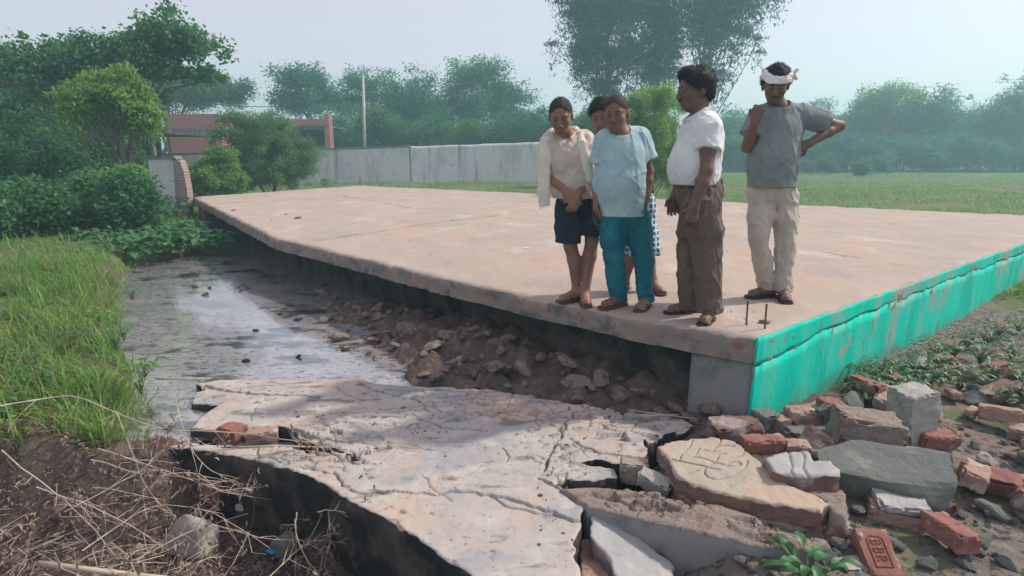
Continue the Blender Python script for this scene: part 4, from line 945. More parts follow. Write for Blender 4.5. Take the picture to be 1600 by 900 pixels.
def fallen():
    fr = 'fallen slab pieces of the collapsed roof'
    main = [(262, 697), (290, 691), (345, 693), (400, 697), (455, 697), (500, 704), (560, 716), (520, 700), (470, 683), (455, 669), (430, 662), (395, 666), (345, 672), (297, 668), (312, 650), (342, 634),
            (300, 628), (305, 612), (322, 608), (305, 600), (345, 593), (450, 592), (560, 591), (600, 600), (650, 603), (760, 608), (860, 624), (960, 641), (1050, 652), (1085, 662), (1060, 674), (1030, 682), (1005, 688), (1012, 700), (1008, 722), (965, 724), (930, 716), (905, 722),
            (960, 732), (965, 745), (925, 750), (880, 748), (868, 756), (890, 768), (915, 786), (908, 815), (895, 850), (905, 905), (900, 990), (800, 990), (740, 905), (640, 832), (540, 776), (480, 742), (400, 718), (325, 703)]
    cr = [([(545, 764), (575, 772), (625, 768), (680, 774), (720, 768), (765, 771), (800, 780), (850, 797), (895, 814), (914, 812)], .003, .012, .05),
          ([(760, 771), (790, 790), (850, 802), (905, 815)], .002, .003, .03),
          ([(318, 603), (345, 610), (395, 616), (470, 618), (500, 621)], .03, .004, .06),
          ([(385, 605), (420, 602), (460, 601)], .012, .003, .03), ([(640, 640), (560, 655), (490, 668), (440, 690)], .002, .006, .03),
          ([(455, 670), (500, 684), (545, 692), (610, 700)], .022, .010, .07), ([(470, 700), (520, 712), (560, 722)], .014, .006, .05),
          ([(420, 715), (470, 727), (520, 738)], .004, .006, .03), ([(520, 737), (545, 760)], .006, .003, .03), ([(560, 615), (620, 608), (700, 612), (790, 622), (880, 630)], .004, .006, .03),
          ([(600, 640), (660, 632), (740, 642), (830, 640), (900, 652)], .004, .006, .03), ([(900, 640), (885, 665), (868, 690), (855, 715), (850, 735)], .006, .012, .04),
          ([(900, 690), (930, 705), (985, 715)], .004, .006, .04), ([(560, 600), (600, 615), (680, 630)], .003, .008, .03), ([(650, 655), (700, 668), (760, 672)], .004, .008, .03),
          ([(840, 745), (880, 765), (905, 785)], .006, .016, .05), ([(575, 660), (640, 668), (700, 660)], .003, .006, .02), ([(620, 700), (600, 715)], .003, .004, .02)]
    cr = [(Q(l), a, b, d) for l, a, b, d in cr]
    c = lambda u, v: P(u, v, CS)[:2]
    gc = np.random.default_rng(17)
    for _ in range(30):
        u, v = gc.uniform(310, 1000), gc.uniform(602, 705)
        if gc.random() < .06: u, v = gc.uniform(560, 880), gc.uniform(720, 880)
        pl = [(u, v)]; an = gc.normal() * .5 + (.15 if gc.random() < .7 else 1.2)
        for k in range(int(gc.integers(3, 8))): an += gc.normal() * .28; pl.append((pl[-1][0] + math.cos(an) * gc.uniform(10, 26), pl[-1][1] + math.sin(an) * gc.uniform(4, 12)))
        cr.append((Q(pl), gc.uniform(.0005, .003), .0004, gc.uniform(.008, .022)))
    zs = [(c(520, 700), (.42, .30), -.3, 60, .010), (c(600, 655), (.75, .16), -.10, 70, .006), (c(860, 640), (1.0, .20), -.12, 110, .008), (c(870, 705), (.20, .42), .2, 60, .008), (c(985, 660), (.5, .22), -.3, 80, .010), (c(740, 615), (1.0, .14), -.08, 70, .006)]
    th = lambda x, y: .46 + .0 * x
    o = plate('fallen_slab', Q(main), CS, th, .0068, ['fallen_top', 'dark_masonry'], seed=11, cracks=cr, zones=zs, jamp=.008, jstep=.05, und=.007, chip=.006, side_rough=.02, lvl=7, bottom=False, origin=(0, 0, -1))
    tag(o, 'largest cracked pale slab lying flat across the foreground between pond and bricks', 'slab')
    # concrete beam piece across the right foreground
    zb = lambda x, y: -.585 + .0 * x + .06 * (x - .3)
    bm = [(872, 762), (915, 758), (960, 762), (1010, 770), (1045, 780), (1120, 790), (1180, 806), (1197, 818), (1292, 842), (1300, 852), (1262, 862), (1180, 853), (1100, 836), (1000, 812), (918, 792)]
    o = plate('concrete_beam', Q(bm, zb), zb, .42, .008, ['mortar_rough', 'plaster_grey'], seed=23, cracks=[(Q([(925, 770), (990, 790), (1060, 800)], zb), .004, .006, .02)], zones=[(P(1010, 785, zb)[:2], (.3, .12), -.3, 40, .010), (P(1200, 830, zb)[:2], (.2, .1), -.4, 30, .012)], jamp=.006, jstep=.05, und=.010, chip=.012, side_rough=.008, lvl=6)
    tag(o, 'long dark grey beam piece with crumbled pale top, right of the big cracked slab', 'beam')
    # carved piece
    zc = lambda x, y: -.43 + .03 * (x - 1.2) + .10 * (y - 2.9)
    cp_ = [(1026, 697), (1045, 690), (1060, 686), (1110, 680), (1150, 688), (1170, 706), (1205, 734), (1216, 748), (1242, 760), (1280, 775), (1296, 787), (1285, 800), (1215, 787), (1135, 772), (1085, 757), (1062, 745), (1050, 727), (1042, 714)]
    tf_ = lambda L_: [P(1010 + a / 7.5, 660 + b / 7.5, zc)[:2] for a, b in L_]
    g = [[(545, 190), (470, 310), (390, 425)], [(620, 300), (570, 375)], [(880, 170), (820, 260), (780, 330)], [(650, 320), (780, 325), (860, 330)], [(540, 400), (600, 395), (700, 420), (780, 455), (920, 495)],
         [(300, 430), (450, 465), (620, 490), (720, 520), (870, 555)], [(920, 355), (850, 370), (830, 420), (800, 460), (740, 510)], [(940, 500), (1000, 460), (1080, 455), (1110, 480), (1070, 510), (940, 505)],
         [(1165, 290), (1150, 340), (1110, 380), (1050, 405)], [(690, 540), (680, 590), (720, 640), (800, 668), (900, 660), (1000, 635), (1100, 580), (1160, 520), (1190, 440)], [(850, 265), (950, 262), (1030, 275)], [(480, 590), (560, 575), (610, 560)]]
    cc = [(tf_(q), .0028, .0030, .012) for q in g] + [(tf_([(300, 432), (620, 495), (720, 520)]), .006, .004, .02)]
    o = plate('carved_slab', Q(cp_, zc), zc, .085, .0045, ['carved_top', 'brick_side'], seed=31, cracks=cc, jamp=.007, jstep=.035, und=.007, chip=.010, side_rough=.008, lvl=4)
    tag(o, 'pale yellowish slab piece with scratched letters and curved line on top', 'slab', fr)
    # support masonry under the carved slab
    zc2 = lambda x, y: zc(x, y) - .092
    sp_ = [(1040, 712), (1075, 700), (1160, 706), (1220, 748), (1285, 780), (1292, 795), (1215, 790), (1135, 775), (1088, 760), (1064, 748)]
    o = plate('masonry_chunk', Q(sp_, zc), zc2, .22, .012, ['mortar_rough', 'brick_side'], seed=35, jamp=.008, jstep=.06, und=.008, chip=.01, side_rough=.02, lvl=5)
    tag(o, 'brown broken brickwork directly beneath the scratched yellowish slab piece', 'masonry')
    # ribbed piece
    zr = lambda x, y: -.38 + .06 * (y - 3)
    rp = [(1192, 713), (1225, 706), (1262, 705), (1272, 720), (1298, 719), (1312, 733), (1314, 741), (1270, 744), (1240, 741), (1218, 739), (1207, 734)]
    rr = [(Q(q, zr), .005, .005, .012) for q in ([(1232, 706), (1240, 742)], [(1252, 706), (1262, 742)])]
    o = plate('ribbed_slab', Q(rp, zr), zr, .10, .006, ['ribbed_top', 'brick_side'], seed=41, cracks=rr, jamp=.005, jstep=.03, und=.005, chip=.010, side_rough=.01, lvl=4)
    tag(o, 'small pale blue-grey slab piece with two grooves, in front of the leaning dark slab', 'slab', fr)
    zk = lambda x, y: -.50 + .0 * x
    o = plate('grey_chunk', Q([(1225, 752), (1290, 757), (1318, 765), (1326, 790), (1322, 812), (1296, 800), (1290, 782), (1240, 762)], zk), zk, .20, .010, ['mortar_rough', 'brick_side'], seed=43, jamp=.008, jstep=.04, und=.015, chip=.02, side_rough=.02)
    tag(o, 'rough grey and brown masonry chunk at the right end of the scratched slab', 'masonry')
    # tilted piece lower centre
    zt = lambda x, y: -.68 - .55 * (x - .55) * .35 + .10 * (y - 2.2)
    o = plate('tilted_slab', Q([(925, 804), (955, 812), (1000, 842), (1056, 884), (1050, 930), (990, 925), (962, 905), (948, 868), (922, 838)], zt), zt, .10, .006, ['ribbed_top', 'brick_side'], seed=51, jamp=.006, jstep=.04, und=.008, chip=.012, side_rough=.01)
    tag(o, 'pale slab piece wedged on a slant below the dark beam face', 'slab', fr)
    zt2 = lambda x, y: -.74 - .12 * (x - .45)
    o = plate('brick_masonry', Q([(906, 842), (925, 838), (955, 862), (985, 900), (995, 960), (905, 960)], zt2), zt2, .2, .008, ['brick_dusty', 'brick_red'], seed=53, jamp=.006, jstep=.04, und=.012, chip=.015, side_rough=.01)
    tag(o, 'pinkish broken brickwork left of the slanted pale slab at the bottom edge', 'masonry')
    # left end pieces of the fallen slab over the water
    zl = lambda x, y: CS(x, y) - .17
    o = plate('undercut_brickwork', Q([(300, 640), (400, 650), (470, 672), (540, 700), (420, 712), (300, 700), (285, 672)]), lambda x, y: CS(x, y) - .20, .2, .02, ['brick_dusty', 'brick_red'], seed=61, jamp=.02, jstep=.08, und=.03, chip=.02)
    tag(o, 'brickwork showing in the gap of the big cracked slab near the grass', 'masonry')
def blk(name, label, cat, u, v, z, dims, rot, mat, seed, group=None, rough=.004, chip=.012, stamp=None):
    c = P(u, v, z); VF = blockmesh(*dims, seed=seed, rough=rough, chip=chip)
    Rm = rotm(*rot); V = (VF[0] - np.array((0, 0, dims[2] / 2))) @ Rm.T; V[:, 2] += -V[:, 2].min(); V = V + c
    o = mk(name, V, VF[1], mat); tag(o, label, cat, group); return o, Rm, c
def bricks():
    G = 'broken bricks on the rubble beside the green wall'; B = 'brick'
    z = -.60
    blk(B, 'wide broken brick with crumbly pink top, against the green wall', B, 1254, 676, z, (.25, .13, .17), (8, 0, 0), 'brick_dusty', 101, G, .008, .03)
    blk(B, 'small dark red brick standing highest, perched in front of the green wall', B, 1295, 651, -.49, (.13, .11, .105), (5, 0, 3), 'brick_red', 102, G)
    blk('masonry_block', 'large broken block with rubble-covered pale top right of the perched brick', 'masonry', 1346, 712, z, (.33, .24, .24), (-14, 0, 5), 'mortar_rough', 103, None, .010, .03)
    blk('painted_post', 'broken post end with white paint at the right behind the rubble-topped block', 'post', 1418, 690, z, (.20, .18, .33), (10, 0, -6), 'stone_pale', 104, None, .006, .02)
    blk('dark_chunk', 'dark wedge of brick leaning under the perched brick', 'masonry', 1287, 680, z, (.09, .05, .20), (20, 10, -28), 'stone_grey', 105, None, .006, .02)
    blk('mortar_lump', 'grey mortar lump beneath the wide crumbly brick', 'masonry', 1262, 698, z - .02, (.34, .2, .10), (5, 0, 3), 'stone_grey', 120, None, .014, .04)
    blk('leaning_slab', 'flat dark brown slab leaning diagonally behind the grooved pale piece', 'slab', 1290, 742, z - .03, (.32, .05, .14), (-16, -28, 33), 'brick_side', 106, None, .006, .02)
    blk(B, 'long red brick lying on its side behind the scratched slab piece', B, 1190, 706, -.50, (.24, .10, .085), (8, 0, 2), 'brick_red', 107, G)
    blk(B, 'short dusty brick half hidden between the long red brick and the leaning dark slab', B, 1242, 713, -.52, (.13, .10, .08), (-5, 0, 0), 'brick_dusty', 108, G)
    blk('masonry_chunk', 'dark brown masonry chunk just left of the green wall corner', 'masonry', 1145, 690, z, (.30, .16, .12), (6, 0, -5), 'brick_side', 109, None, .012, .03)
    blk('grey_block', 'squarish grey block at the foot of the green wall corner', 'masonry', 1193, 680, z, (.12, .12, .15), (20, 0, 0), 'stone_grey', 110, None, .006, .02)
    blk(B, 'brick bat seen end-on between grey block and wide crumbly brick', B, 1216, 683, z, (.09, .11, .13), (25, 0, 0), 'brick_dusty', 111, G)
    blk(B, 'brick lying at the right edge above the stamped brick', B, 1398, 822, -.66, (.24, .14, .09), (-28, 0, 4), 'brick_dusty', 112, G)
    blk('paver_piece', 'thin pale slab piece lying on the brick at the right edge', 'slab', 1408, 792, -.56, (.22, .16, .035), (-14, 0, 0), 'ribbed_top', 113, None, .004, .02)
    blk(B, 'brick fallen into the gap beside the scratched slab piece', B, 990, 752, -.66, (.15, .11, .12), (-10, 0, 0), 'brick_side', 114, G)
    blk('wedge_stone', 'small pale wedge-shaped piece standing in the gap by the scratched slab', 'masonry', 1022, 772, -.66, (.17, .08, .10), (-40, 18, 14), 'stone_pale', 115, None, .006, .02)
    blk('flat_stone', 'rounded pale stone at the right foot of the scratched slab piece', 'stone', 1300, 838, -.66, (.14, .10, .07), (-15, 0, 0), 'stone_pale', 116, None, .006, .03)
    blk('pale_stone', 'pale stone at the bottom edge below the stamped brick', 'stone', 1332, 905, -.70, (.13, .10, .08), (10, 0, 0), 'stone_pale', 117, None, .006, .03)
    blk(B, 'brick bat lying in the slab gap, near the grass', B, 412, 692, WATER - .02, (.20, .12, .10), (10, 0, 0), 'brick_dusty', 118, G)
    blk(B, 'orange-brown brick in the slab gap, right of the other one', B, 366, 690, WATER - .02, (.16, .12, .11), (-20, 0, 0), 'brick_red', 119, G)
    # stamped brick: face up, tilted to the viewer
    Rm = rotm(-4, 30, 0); dims = (.135, .20, .08); c = P(1368, 868, -.60)
    V, F = blockmesh(*dims, seed=130, rough=.0015, chip=.006, n=10); V[:, 2] -= dims[2] / 2
    b = mk(B, V @ Rm.T + c, F, 'brick_red', origin=c); tag(b, 'reddish brick with a stamped frame and letters BBR, lower right', B, G)
    def stroke(pl, r=.0028):
        pts = np.array([(x, y, dims[2] / 2 + .0012) for x, y in pl]); return tube(pts @ Rm.T + c, r, 6)
    acc = Acc()
    w, h = .034, .064
    acc.add(stroke([(-w, -h), (-w, h - .012), (-w + .02, h + .004), (w - .006, h - .002), (w, h - .014), (w, -h), (-w, -h)], .003))
    def glyph(ch, y0):     # letters read from top to bottom, turned a quarter
        s = .022
        if ch == 'B': L_ = [[(0, 0), (0, 1)], [(0, 1), (.6, 1), (.75, .78), (.6, .52), (0, .5)], [(.6, .5), (.85, .25), (.65, 0), (0, 0)]]
        else: L_ = [[(0, 0), (0, 1)], [(0, 1), (.6, 1), (.8, .76), (.6, .5), (0, .5)], [(.35, .5), (.85, 0)]]
        for l in L_: acc.add(stroke([(-.020 + q[1] * .040, y0 - q[0] * s) for q in l], .0026))
    for ch, y0 in zip('BBR', (.048, .014, -.020)): glyph(ch, y0)
    V, F = acc.out(); mk('stamp', V, F, 'stamp', b)
    # big grey boulder at right
    V, F = rockmesh(.42, 140, 11, 4, (1, .7, .62), .06); p = P(1385, 745, -.55); o = mk('boulder', V + p, F, 'stone_grey', smooth=False); tag(o, 'large dull grey-green boulder at the right edge beside the grooved pale piece', 'boulder')
    # white rounded block, grey rock in the pit
    V, F = rockmesh(.165, 141, 12, 4, (1, .6, .95), .10); p = P(295, 838, -1.02); o = mk('concrete_lump', V + p, F, 'stone_pale', smooth=True); tag(o, 'pale rounded concrete lump behind the dry twigs at lower left', 'concrete lump')
    V, F = rockmesh(.10, 142, 9, 3, (.85, .8, 1.15), .05); p = P(448, 848, -1.08); o = mk('rock', V + p, F, 'stone_grey'); tag(o, 'upright grey rock against the dark side of the big slab', 'rock')
    V, F = rockmesh(.035, 143, 9, 3, (1, .8, .8), .05); p = P(375, 792, -1.0); o = mk('rock', V + p, F, 'stone_pale'); tag(o, 'small pale pebble above the rounded concrete lump, against the dark slab side', 'rock')
    V, F = rockmesh(.022, 144, 7, 3, (1.3, .8, .5), .2); p = P(423, 862, -1.1); o = mk('plastic_scrap', V + p, F, 'blue_plastic'); tag(o, 'crumpled bright blue plastic scrap left of the upright grey rock', 'litter')
M('stamp', (.20, .065, .045), rough=.95); M('blue_plastic', (.02, .30, .50), rough=.4)
M('rust', (.12, .06, .045), [((.20, .09, .05), 60, .5, .6)], rough=.9)
def scatter():
    g = np.random.default_rng(99)
    # dried mud lumps under the slab
    n = 0
    protos = [rockmesh(1, 200 + i, 16, 3, (1, .8, .66), .06) for i in range(14)]
    me = []
    def rocks(name, label, cat, group, pts, sizes, mat, pr=protos):
        base = {}
        for p, s in zip(pts, sizes):
            k = int(g.integers(len(pr)))
            if k not in base:
                V, F = pr[k]; o = mk(name, V * 1.0, F, mat, origin=(0, 0, 0)); base[k] = o
            else: o = base[k].copy(); link(o)
            o.location = tuple(p); o.rotation_euler = (g.uniform(-.5, .5), g.uniform(-.5, .5), g.uniform(0, 6.28)); o.scale = (s, s * g.uniform(.7, 1), s * g.uniform(.6, .9)); tag(o, label, cat, group)
    pts = []; sz = []
    while len(pts) < 290:
        f = g.uniform(.56, .985); d = g.uniform(-.15, 1.5); q = edge_in(f * PLEN, -d)
        if d > np.interp(f, [.55, .65, .8, .9, .95, 1], [.5, 1.1, 1.5, 1.1, .9, .5]): continue
        s = g.choice([.022, .035, .05, .075, .12], p=[.16, .30, .30, .17, .07]); z = float(GZ(q[0], q[1])); 
        if z < -.98: continue
        pts.append((q[0], q[1], z + s * .38)); sz.append(s)
    rocks('mud_lump', 'dried mud lump in the brown heap under the deck edge', 'mud lump', 'mud lumps heaped under the deck edge', pts, sz, 'soil_lump')
    # floating clods in the pond
    px = [(327, 452), (325, 458), (383, 560), (460, 560), (440, 490), (400, 520), (468, 498), (520, 500), (540, 515), (310, 450), (380, 455), (386, 452), (500, 462), (515, 470), (530, 545), (545, 548), (505, 445), (490, 440)]
    rocks('mud_clod', 'dark clod standing out of the grey pond water', 'mud clod', 'dark clods in the pond', [P(u + g.uniform(-6, 6), v + g.uniform(-4, 4), WATER + .005) for u, v in px], [g.uniform(.03, .08) for _ in px], 'soil')
    # crumbs on the deck
    pd = [(365, 329, .05), (447, 335, .03), (465, 341, .06), (425, 345, .02), (705, 345, .03)]
    rocks('clod', 'small clod lying on the far left part of the deck', 'clod', 'clods on the far part of the deck', [pz(u, v) for u, v, s in pd], [s * 1.3 for u, v, s in pd], 'soil_lump')
    pts = [pz(g.uniform(560, 1390), g.uniform(335, 450)) for _ in range(170)]; pts += [pz(1100 + g.uniform(-40, 100), 500 + g.uniform(-14, 14)) for _ in range(45)]
    pts = [p for p in pts if (p[0] - Cc[0]) * gd[1] - (p[1] - Cc[1]) * gd[0] < -.05 and (p[0] - Lc[0]) * _n[0] + (p[1] - Lc[1]) * _n[1] > .06]
    rocks('pebble', 'small dark pebble lying on the deck', 'pebble', 'pebbles scattered on the deck', pts, [g.uniform(.004, .013) * (.8 if i < 170 else .8) * (p[1] / 5) ** .5 for i, p in enumerate(pts)], 'soil_lump')
    # crumbs on fallen slab
    pts = [];
    while len(pts) < 290:
        u, v = g.uniform(300, 1060), g.uniform(605, 890); 
        if v > 905 or (u < 760 and v > 690 + (u - 262) * .42): continue
        if g.random() > (.9 if (v < 700 or u > 840) else .12): continue
        if u > 905 and v > 720: continue
        if 290 < u < 470 and 655 < v < 700: continue
        p = P(u, v, CS); pts.append(p)
    rocks('chip', 'crumb of broken concrete on the big cracked slab', 'concrete chip', 'concrete crumbs on the big cracked slab', pts, [g.choice([.004, .006, .010, .017], p=[.45, .35, .15, .05]) for _ in pts], 'stone_grey')
    # stones in pit and right side
    pts = []; sz = []
    while len(pts) < 110:
        u, v = g.uniform(380, 620), g.uniform(800, 905); 
        p = P(u, v, -1.15); s = g.choice([.012, .02, .03, .045], p=[.3, .35, .25, .1]); pts.append((p[0], p[1], float(GZ(p[0], p[1])) + s * .3)); sz.append(s)
    rocks('stone_chip', 'grey stone chip on the ground below the big slab', 'stone chip', 'stone chips on the ground at lower left', pts, sz, 'stone_grey')
    pts = []; sz = []
    for _ in range(150):
        u, v = g.uniform(1040, 1620), g.uniform(660, 900); p = P(u, v, -.62); s = g.choice([.015, .025, .04, .06], p=[.3, .35, .25, .1]); pts.append((p[0], p[1], float(GZ(p[0], p[1])) + s * .3)); sz.append(s)
    rocks('rubble_stone', 'rubble stone between the broken bricks at right', 'rubble stone', 'rubble stones between the bricks at right', pts, sz, 'stone_grey')
    # offcuts to the right of the photographed area
    for i, (u, v, lab) in enumerate(((1460, 700, 'broken brick far right beyond the boulder'), (1520, 760, 'broken brick at the far right edge, nearest the corner'), (1480, 850, 'broken brick at far right, right of the stamped brick'), (1560, 660, 'broken brick at far right close to the green wall'))):
        blk('brick', lab, 'brick', u, v, -.6, (.22, .11, .09), (i * 47, 8, 5), 'brick_dusty' if i % 2 else 'brick_red', 150 + i, 'broken bricks on the rubble beside the green wall')
    gb = np.random.default_rng(404); k = 0
    prot = [blockmesh(.22, .11, .08, 300 + i, .005, chip=.03) for i in range(4)] + [rockmesh(.11, 310 + i, 11, 3, (1, .8, .6), .10) for i in range(5)]
    first = {}
    for _ in range(400):
        if k >= 62: break
        u, v = gb.uniform(1330, 1640), gb.uniform(560, 800); p = P(u, v, -.6)
        side = (p[0] - Cc[0]) * gd[1] - (p[1] - Cc[1]) * gd[0]
        if side < .18 or side > 1.5: continue
        if gb.random() < side / 2.2: continue
        if u < 1410 and v > 640: continue
        i = int(gb.integers(len(prot))); mt = ['brick_dusty', 'brick_red', 'brick_dusty', 'brick_side', 'mortar_rough', 'stone_grey', 'mortar_rough', 'stone_pale', 'brick_side'][i]
        if i not in first: o = mk('masonry_lump', *prot[i], mt, origin=(0, 0, 0)); first[i] = o
        else: o = first[i].copy(); link(o)
        sc_ = gb.uniform(.5, 1.25); o.location = (p[0], p[1], float(GZ(p[0], p[1])) + .02 + .10 * max(0, .6 - side) * gb.random()); o.scale = (sc_,) * 3; o.rotation_euler = (gb.uniform(-.25, .25), gb.uniform(-.25, .25), gb.uniform(0, 6.28)); k += 1
        tag(o, 'lump of brick or mortar in the heap along the green wall, far right', 'masonry', 'masonry lumps along the green wall')
    # rebar
    for i, (u, v, lab) in enumerate(((1166, 508, 'left of the two rusty rebar stubs standing near the deck corner'), (1195, 514, 'right of the two rusty rebar stubs standing near the deck corner'))):
        p = pz(u, v); V, F = tube([p - (0, 0, .02), p + (-.002, .0, .08), p + (-.004, 0, .165)], .006, 8); tag(mk('rebar', V, F, 'rust'), lab, 'rebar', 'rebar stubs')
    p = pz(1193, 504); o = mk('mortar_piece', *place(rockmesh(.055, 161, 9, 3, (1, .6, .25), .1), p + (0, 0, .008)), 'stone_grey'); tag(o, 'flat grey mortar piece lying behind the right rebar stub', 'mortar piece')
    p = pz(822, 387); V, F = blockmesh(.075, .05, .004, 7, .001, 6, .001); tag(mk('paper_scrap', V + p, F, 'cloth_white'), 'white paper scrap lying on the deck left of the towel man', 'litter')
# ------------------------------------------------------------------ vegetation and buildings
for nm, c, d, tr in (('leaf_tree', (.085, .24, .085), (.06, .18, .07), .5), ('leaf_far', (.06, .25, .10), (.04, .18, .08), .5), ('leaf_bright', (.22, .42, .09), (.15, .32, .07), .55), ('leaf_olive', (.17, .32, .13), (.12, .25, .10), .5),
                  ('leaf_gum', (.05, .18, .12), (.04, .14, .10), .45), ('leaf_broad', (.10, .26, .10), (.06, .18, .07), .45), ('grass_blade', (.15, .34, .07), (.24, .38, .12), .5), ('grass_dry', (.20, .19, .09), (.13, .14, .06), .3)):
    M(nm, c, [(d, 1.2, .42, .6)], rough=.6, spec=.25, isl=.35, transl=tr)
g4 = np.random.default_rng(2024)
DENS = 1.5
def leaves(C, sz, asp=.45, droop=0.0, g=g4, up=.3, bend=.25):
    """one bent diamond leaf (two triangles pairs) per centre C"""
    n = len(C); d = g.normal(size=(n, 3)); d[:, 2] = d[:, 2] * .7 - droop; d /= np.linalg.norm(d, axis=1)[:, None]
    nn = g.normal(size=(n, 3)); nn[:, 2] += up * 2; w = np.cross(d, nn); w /= np.linalg.norm(w, axis=1)[:, None] + 1e-9
    nr = np.cross(w, d); s = (sz * g.uniform(.6, 1.3, n))[:, None]
    V = np.stack([C - d * s * .5, C + w * s * asp * .5 + nr * s * bend * .3, C + d * s * .5 - nr * s * bend * .3, C - w * s * asp * .5 + nr * s * bend * .3], 1).reshape(-1, 3)
    return V, np.arange(n * 4).reshape(n, 4)
def crown_pts(ells, nclump, per, cr, g, shell=.5, drop=0, flat=.8):
    cl = []
    vol = np.array([np.prod(e[1]) ** (2 / 3) for e in ells]); vol /= vol.sum()
    for i, (c, r) in enumerate(ells):
        m = max(2, int(nclump * vol[i])); d = g.normal(size=(m, 3)); d /= np.linalg.norm(d, axis=1)[:, None]
        d[:, 2] = np.where(d[:, 2] < -.5, -d[:, 2] * .4, d[:, 2])
        rad = g.uniform(shell ** 3, 1, m) ** (1 / 3) * (1 + .22 * g.normal(size=m)); cl.append(np.array(c) + d * rad[:, None] * np.array(r))
    cl = np.vstack(cl); sc = cr * g.uniform(.5, 1.4, len(cl))
    k = (per * (sc / cr) ** 2).astype(int) + 3
    idx = np.repeat(np.arange(len(cl)), k); o = g.normal(size=(len(idx), 3)); o /= np.linalg.norm(o, axis=1)[:, None]; o *= (g.random(len(idx)) ** .5 * (1 + .18 * g.normal(size=len(idx))))[:, None] * sc[idx][:, None] * np.array((1, 1, flat)) * .95
    if drop: o[:, 2] -= np.abs(o[:, 2]) * drop
    return cl[idx] + o, cl
def tree(name, label, base, ells, leaf, mat, nclump=120, per=60, cr=.5, trunk=.16, asp=.45, droop=0., seed=1, group=None, nbr=26, bark='bark', shell=.5, drop=0, flat=.8, fork=.35, cat='tree', trunks=None, bend=.25):
    g = np.random.default_rng(seed); base = np.array(base, float)
    e = empty(name, base, label, cat, group)
    if cat == 'bush':
        zt = max(q[0][2] + q[1][2] for q in ells); H = zt - base[2]; x0 = min(q[0][0] - q[1][0] for q in ells); x1 = max(q[0][0] + q[1][0] for q in ells); ym = float(np.mean([q[0][1] for q in ells]))
        ells = list(ells) + [(((x0 + x1) / 2, ym, base[2] + .28 * H), ((x1 - x0) * .47, (x1 - x0) * .4, .33 * H))]; nclump = int(nclump * 1.4)
    shell = shell * .5
    C, cl = crown_pts(ells, int(nclump * .8), int(per * DENS * 1.2), cr * 1.12, g, shell, drop, flat); leaf = leaf * 1.2
    C = C[C[:, 2] > base[2] + .02]
    V, F = leaves(C, np.full(len(C), leaf), asp, droop, g, bend=bend); mk('crown', V, F, mat, e)
    acc = Acc(); top = np.mean([np.array(q[0]) for q in ells], 0)
    for tb in (trunks or [base]):
        tb = np.array(tb, float); tb[2] = min(tb[2], base[2] + .05) - .05
        tp = top + (tb - base) * .6; H = tp[2] - tb[2]
        pts = [tb + (tp - tb) * t + np.array((fbm(t * 3, seed, 0, 1, seed, 2), fbm(t * 3, seed + 5, 0, 1, seed, 2), 0)) * H * .05 for t in np.linspace(0, 1, 9)]
        acc.add(tube(pts, np.linspace(trunk, trunk * .35, 9), 8))
        sel = g.permutation(len(cl))[:nbr]
        for i in sel:
            t = np.clip(fork + .6 * g.random(), 0, .97); a = np.array(pts[int(t * 8)]); b = cl[i]
            if b[2] < a[2] - .3 * H: continue
            mid = (a + b) / 2 + np.array((0, 0, .08)) * np.linalg.norm(b - a) + g.normal(size=3) * .04 * np.linalg.norm(b - a)
            r0 = trunk * .38 * (1 - t * .5); ps = [a, a * .5 + mid * .5 + g.normal(size=3) * .02, mid, mid * .5 + b * .5, b]; acc.add(tube(ps, [r0, r0 * .75, r0 * .5, r0 * .3, r0 * .12], 5))
    V, F = acc.out(); mk('trunk' if cat == 'tree' else 'stem', V, F, bark, e, smooth=True)
    return e
def E_(u, v, Y, ru, rv, rd=None, k=None):
    """crown lobe centred on a point of the photo at depth Y, radii given in photo pixels"""
    s = Y / FPX * 1.12; c = A(u, v, Y); return (c, (ru * s, (rd if rd else ru) * s, rv * s))
def gz(x, y): return float(GZ(np.array([x]), np.array([y]))[0])
def base_at(u, Y): p = A(u, 262, Y); return (p[0], Y, gz(p[0], Y))
